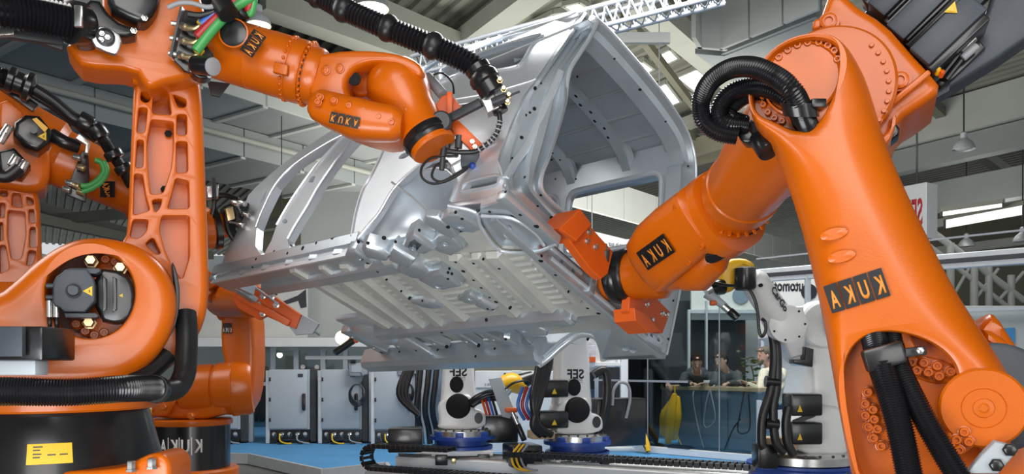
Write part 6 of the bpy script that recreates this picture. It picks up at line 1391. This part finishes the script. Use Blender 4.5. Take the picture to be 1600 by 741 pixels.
# shelf with brochures
sh = thing('brochure_shelf', 'white wall shelf under the rear of the van body', 'shelf', P(930, 572, 10.8))
MB().box(P(932, 569, 10.8), (.62, .3, .05), None, .004).build('board', WHITE, sh, 0); MB().box(P(898, 545, 10.9), (.03, .3, .5), None, .004).build('side', BEAMM, sh, 0); MB().box(P(965, 545, 10.9), (.03, .3, .5), None, .004).build('side', WHITE, sh, 0); MB().box(P(930, 540, 11.05), (.62, .02, .6), None).build('back', PAPER, sh, 0)
MB().box(P(932, 600, 10.9), (.05, .05, 1.1)).build('support', ALU, sh, 0)
for i, (x, m_, w_, h_, lab) in enumerate(((921, PAPER, .16, .22, 'printed brochure at the left of the white shelf'), (938, WARMWHITE, .14, .18, 'pale brochure in the middle of the white shelf'), (953, PAPER, .12, .20, 'printed brochure at the right of the white shelf'), (924, ORANGE2, .08, .07, 'small orange box on the white shelf'))):
    p = P(x, 566.5, 10.78); p.y -= .02*(i == 3); p.z = (CZ-(569-565)/F*10.8)+.025
    tag(MB().box(p+Vector((0, -.07-.05*(i == 3), h_/2)), (w_, .03, h_), None, .002).build('brochure' if i < 3 else 'small_box', m_, None, 0), lab, 'brochure' if i < 3 else 'box')
# booth units behind the white robots
for x0, x1, lab in ((742, 802, 'white cabinet with a dark round knob behind the left white robot'), (812, 868, 'white cabinet with a dark round knob behind the middle white robot')):
    d = 11.4; t = thing('booth_cabinet', lab, 'cabinet', P((x0+x1)/2, 690, d), 'white booth cabinets')
    a, b = P(x0, 694, d), P(x1, 580, d); a.z = 0
    MB().box((a+b)/2+Vector((0, .2, 0)), (b.x-a.x, .4, b.z-a.z), None, .006).build('body', WHITE, t, 0)
    q = P((x0+x1)/2, 606, d-.005); MB().box(q, (b.x-a.x-.04, .012, .012)).build('drawer_gap', GREYH, t, 0)
    MB().lathe(face(x1-14, 592, d-.02), [(.05, 0), (.05, .02), (0, .02)], 20).build('knob', DKGREY, t); MB().lathe(face(x1-13, 585, d-.02), [(.02, 0), (.02, .01), (0, .01)], 12).build('lock', BLACK, t)
    txt('panel_print', 'CTR 4', t, face((x0+x1)/2-8, 601, d-.004), .12, .04, GREYH)
bp = tag(MB().box(P(807, 640, 10.9)+Vector((0, 0, -.02)), (.13, .13, 1.1), None, .006).build('pillar', WHITE, None, 0), 'plain white square pillar between the two white robots', 'pillar')
board('wall_right_4', 640, 480, 985, 700, 14.2, COUNT, .1); board('trim_91', 860, 575, 985, 582, 13.9, ALU)
board('wall_right_5', 880, 582, 990, 608, 13.8, DARKV); board('wall_right_6', 690, 560, 890, 580, 13.7, BEAMD)
for x in (655, 668, 680):
    tag(MB().tube([P(x+4, 560, 12.3), P(x, 600, 12.2), P(x-4, 640, 12.2), P(x+2, 672, 12.3), Vector((P(x+4, 690, 12.3).x, 12.3, .03))], .045, 10).build('hanging_hose', RUBBER), 'black hose hanging behind the left white robot, %s of three' % {655: 'leftmost', 668: 'middle', 680: 'rightmost'}[x], 'hose', 'hoses behind the left white robot')
# panel with the red letters
sg = thing('hanging_sign', 'white box sign with red letters hanging behind the huge right arm', 'sign', P(1428, 380, 16))
Ms = fr(P(1424, 332, 16), Vector((.55, -.83, 0)), Z); MB().box((0, 0, -.2), (.62, 1.1, .4), Ms, .01).build('box', WHITE, sg, 0)
txt('sign_letters', 'SEF', sg, Ms @ Matrix.Translation((.06, -.02, .002)) , .34, .56, REDS); MB().box(Vector((-.27, 0, .003)), (.02, .9, .004), Ms).build('sign_rule', WHITE, sg, 0)
MB().cyl(Ms @ Vector((0, .6, -.2)), Ms @ Vector((0, 4.5, -.2)), .02, seg=8).build('hanger', DKGREY, sg)
o = board('wall_right_7', 1480, 478, 1760, 660, 12.0, HALLL); pcast('wall_picture', [(1552, 514), (1586, 512), (1586, 536), (1552, 540)], 11.98, .01, .002, BLUEF, o, sm=0, steps=1)
MB().bar(P(1480, 486, 11.9), P(1760, 476, 11.9), .06, .05, Z).build('wall_cap', ALU, o, 0)

# ------------------------------------------------------------------ people
def remeshed(mb, name, m, parent, vox=.012, it=2):
    me = bpy.data.meshes.new('tmp'); bmesh.ops.recalc_face_normals(mb.bm, faces=mb.bm.faces[:]); mb.bm.to_mesh(me); mb.bm.free()
    o = bpy.data.objects.new('tmp', me); COL.objects.link(o)
    r = o.modifiers.new('r', 'REMESH'); r.mode = 'VOXEL'; r.voxel_size = vox
    s = o.modifiers.new('s', 'SMOOTH'); s.iterations = it; s.factor = .5
    bpy.context.view_layer.update()
    m2 = bpy.data.meshes.new_from_object(o.evaluated_get(bpy.context.evaluated_depsgraph_get())); bpy.data.objects.remove(o); bpy.data.meshes.remove(me)
    q = MB(); q.bm.from_mesh(m2); bpy.data.meshes.remove(m2)
    return q.build(name, m, parent, 180)
def hand(mb, wrist, elbow, curl=(0, 0, -1), s=1.0):
    d = (wrist-elbow).normalized(); c = Vector(curl).normalized(); side = d.cross(c).normalized(); c = side.cross(d).normalized()
    pc = wrist+d*.045*s
    mb.loft([(wrist, side*.024*s, c*.018*s), (pc, side*.040*s, c*.015*s), (wrist+d*.088*s, side*.040*s, c*.013*s)], 12, 2.5)
    for k, ln in enumerate((.066, .076, .070, .054)):
        b = wrist+d*.08*s+side*(-.030+.020*k)*s; mb.limb([b, b+d*ln*.5*s+c*.006*s, b+d*ln*.85*s+c*ln*.5*s], [.0095*s, .0088*s, .0075*s], 8)
    b = wrist+d*.025*s-side*.036*s; mb.limb([b, b+d*.03*s-side*.018*s+c*.01*s, b+d*.055*s-side*.014*s+c*.03*s], [.012*s, .0105*s, .009*s], 8)
def person(label, J, fdir, hair, top, bottom, beard=False, skirt=False, shirt=None):
    """J: world positions of head, neck, chest, pelvis, shoulders, elbows, wrists, knees, ankles"""
    base = (J['al']+J['ar'])/2; t = thing('person', label, 'person', base-Vector((0, 0, .06)))
    f = Vector(fdir).normalized(); rt = f.cross(Z).normalized(); up = rt.cross(f).normalized(); h = J['head']
    b = MB(); H = fr(h, rt, up, -f)
    b.loft([(h-up*.125+f*.02, rt*.028, f*.03), (h-up*.105+f*.025, rt*.05, f*.06), (h-up*.06+f*.012, rt*.066, f*.082), (h, rt*.074, f*.095), (h+up*.05-f*.005, rt*.076, f*.098), (h+up*.09-f*.008, rt*.062, f*.082), (h+up*.118-f*.008, rt*.030, f*.042)], 20)
    b.limb([h+up*.02+f*.088, h-up*.028+f*.106], [.010, .016], 8); b.limb([h-up*.062+f*.082-rt*.018, h-up*.064+f*.088, h-up*.062+f*.082+rt*.018], [.006, .008, .006], 8)
    for s in (-1, 1): b.ball(h+rt*.076*s-f*.008-up*.008, (.012, .022, .032), None, 1); b.ball(h+rt*.030*s+f*.085+up*.022, (.020, .012, .010), None, 1)
    nb = J['neck']; b.limb([h-up*.08-f*.015, nb], [.052, .058], 14)
    ch, pe = J['chest'], J['pelvis']; ax = (ch-pe).normalized(); sd = (J['sr']-J['sl']).normalized(); dp = sd.cross(ax).normalized()
    def torso(mb, g):
        mb.loft([(pe-ax*.12, sd*(.13+g), dp*(.10+g)), (pe, sd*(.165+g), dp*(.115+g)), (pe.lerp(ch, .5), sd*(.145+g), dp*(.105+g)), (ch, sd*(.175+g), dp*(.125+g)), (ch.lerp(nb, .55), sd*(.165+g), dp*(.105+g)), (nb-ax*.02, sd*(.075+g), dp*(.07+g))], 22, 2.4)
    def arms(mb, g, full):
        for s, e, w_ in (('sl', 'el', 'wl'), ('sr', 'er', 'wr')):
            mb.limb([J[s], J[s].lerp(J[e], .5), J[e], J[e].lerp(J[w_], .5), J[w_] if full else J[e].lerp(J[w_], .93)], [.058+g, .05+g, .042+g, .038+g, .028+g], 14)
    def legs(mb, g):
        for s, k, a in ((-1, 'kl', 'al'), (1, 'kr', 'ar')): mb.limb([pe+sd*.085*s-ax*.04, J[k], J[a]], [.088+g, .060+g, .042+g], 14)
    torso(b, 0); arms(b, 0, True); legs(b, 0)
    for w_, e in (('wl', 'el'), ('wr', 'er')): hand(b, J[w_], J[e], (0, -.2, -1))
    for a in ('al', 'ar'): b.limb([J[a]-Z*.03-f*.04, J[a]-Z*.035+f*.13], [.036, .034], 10)
    remeshed(b, 'body', SKIN, t, .009)
    c = MB(); torso(c, .018); arms(c, .014, False); remeshed(c, 'jacket' if top is CREAM else 'jumper', top, t, .014)
    c = MB(); legs(c, .018); c.loft([(pe-ax*.13, sd*.16, dp*.12), (pe-ax*.02, sd*.178, dp*.13), (pe+ax*.04, sd*.16, dp*.115)], 20, 2.4); remeshed(c, 'trousers', bottom, t, .014)
    for a in ('al', 'ar'): MB().limb([J[a]-Z*.03-f*.05, J[a]-Z*.03+f*.14], [.045, .042], 12, None, .8).build('shoe', BLACK, t)
    hb = MB(); hb.ball(h+up*.048-f*.022, (.088, .096, .088), fr((0, 0, 0), rt, f, up), 3)
    for s in (-1, 1): hb.ball(h+rt*.066*s-f*.035+up*.0, (.018, .05, .06), fr((0, 0, 0), rt, f, up), 1)
    for k in range(9): hb.limb([h+up*.09+f*.04+rt*.014*(k-4), h+up*.075+f*.085+rt*.015*(k-4)], [.016, .008], 6)
    remeshed(hb, 'hair', hair, t, .009, 1)
    if beard:
        e = MB(); e.limb([h-up*.06+f*.06-rt*.05, h-up*.105+f*.075, h-up*.06+f*.06+rt*.05], [.022, .036, .022], 10); remeshed(e, 'beard', hair, t, .008, 1)
    for s in (-1, 1): MB().ball(h+rt*.030*s+f*.094+up*.020, (.006, .004, .0045), None, 1).build('eye', HOLE, t)
    if shirt: MB().loft([(ch.lerp(nb, .7)+dp*0+f*.09, sd*.05, f*.05), (ch+f*.10, sd*.07, f*.06), (pe.lerp(ch, .4)+f*.09, sd*.06, f*.06)], 14).build('shirt', shirt, t)
    return t
def standing(x, y, z0, hgt, f):
    f = Vector(f).normalized(); rt = f.cross(Z); k = hgt/1.75; o = Vector((x, y, z0)); q = lambda a, b, c: o+rt*a*k+f*b*k+Z*c*k
    return dict(head=q(0, .03, 1.63), neck=q(0, 0, 1.46), chest=q(0, 0, 1.28), pelvis=q(0, 0, .95), sl=q(-.19, 0, 1.40), sr=q(.19, 0, 1.40), el=q(-.25, -.02, 1.12), er=q(.25, -.02, 1.12), wl=q(-.24, .10, .90), wr=q(.24, .10, .90), kl=q(-.10, .03, .50), kr=q(.10, .0, .50), al=q(-.10, 0, .09), ar=q(.11, -.03, .09))
def at(px, y, z): return Vector(((px-800)/F*y, y, z))
person('man in a charcoal jumper leaning on the counter and looking down at his cup', dict(head=at(1088, 11.75, 1.285), neck=at(1089, 11.93, 1.15), chest=at(1091, 12.10, 1.06), pelvis=at(1094, 12.45, .90), sl=at(1071, 11.95, 1.08), sr=at(1110, 11.95, 1.08), el=at(1066, 11.72, .99), er=at(1114, 11.72, .99), wl=at(1080, 11.50, .985), wr=at(1105, 11.58, .985), kl=at(1086, 12.42, .48), kr=at(1102, 12.42, .48), al=at(1086, 12.6, .09), ar=at(1102, 12.6, .09)), (-.05, -1, -.45), HAIRD, CLOTHD, CLOTHB)
person('man in a grey shirt turned sideways at the middle of the counter', dict(head=at(1127, 11.70, 1.31), neck=at(1133, 11.78, 1.18), chest=at(1136, 11.88, 1.06), pelvis=at(1142, 12.1, .88), sl=at(1118, 11.72, 1.10), sr=at(1152, 11.92, 1.10), el=at(1116, 11.55, .99), er=at(1154, 11.65, .99), wl=at(1102, 11.50, .985), wr=at(1138, 11.42, .985), kl=at(1136, 12.1, .46), kr=at(1150, 12.1, .46), al=at(1138, 12.2, .09), ar=at(1152, 12.2, .09)), (-.75, -.6, -.25), HAIRD, CLOTHD, JEANS)
person('grey haired bearded man in cream jacket and jeans at the right counter end', dict(head=at(1194, 11.45, 1.385), neck=at(1203, 11.47, 1.23), chest=at(1208, 11.50, 1.06), pelvis=at(1208, 11.55, .74), sl=at(1194, 11.32, 1.14), sr=at(1222, 11.66, 1.14), el=at(1186, 11.16, .90), er=at(1218, 11.42, .92), wl=at(1168, 11.18, .985), wr=at(1184, 11.38, .985), kl=at(1180, 11.32, .52), kr=at(1188, 11.55, .50), al=at(1190, 11.35, .09), ar=at(1202, 11.6, .09)), (-1, -.25, -.12), HAIRG, CREAM, JEANS, True, shirt=CLOTHB)
person('man in black standing in the gap between the cabinets and the orange robot', standing((404-800)/F*17.3, 17.3, -.15, 1.62, (.3, 1, 0)), (.3, 1, -.1), HAIRG, CLOTHB, CLOTHB)
J = standing((1018-800)/F*12.1, 12.1, 0, 1.78, (.8, .4, 0)); J['el'] = at(1030, 11.8, 1.15); J['wl'] = at(1043, 11.6, .985)
person('person in black beside the counter, partly hidden by the rear of the van body', J, (.8, .4, -.2), HAIRD, CLOTHB, CLOTHB)
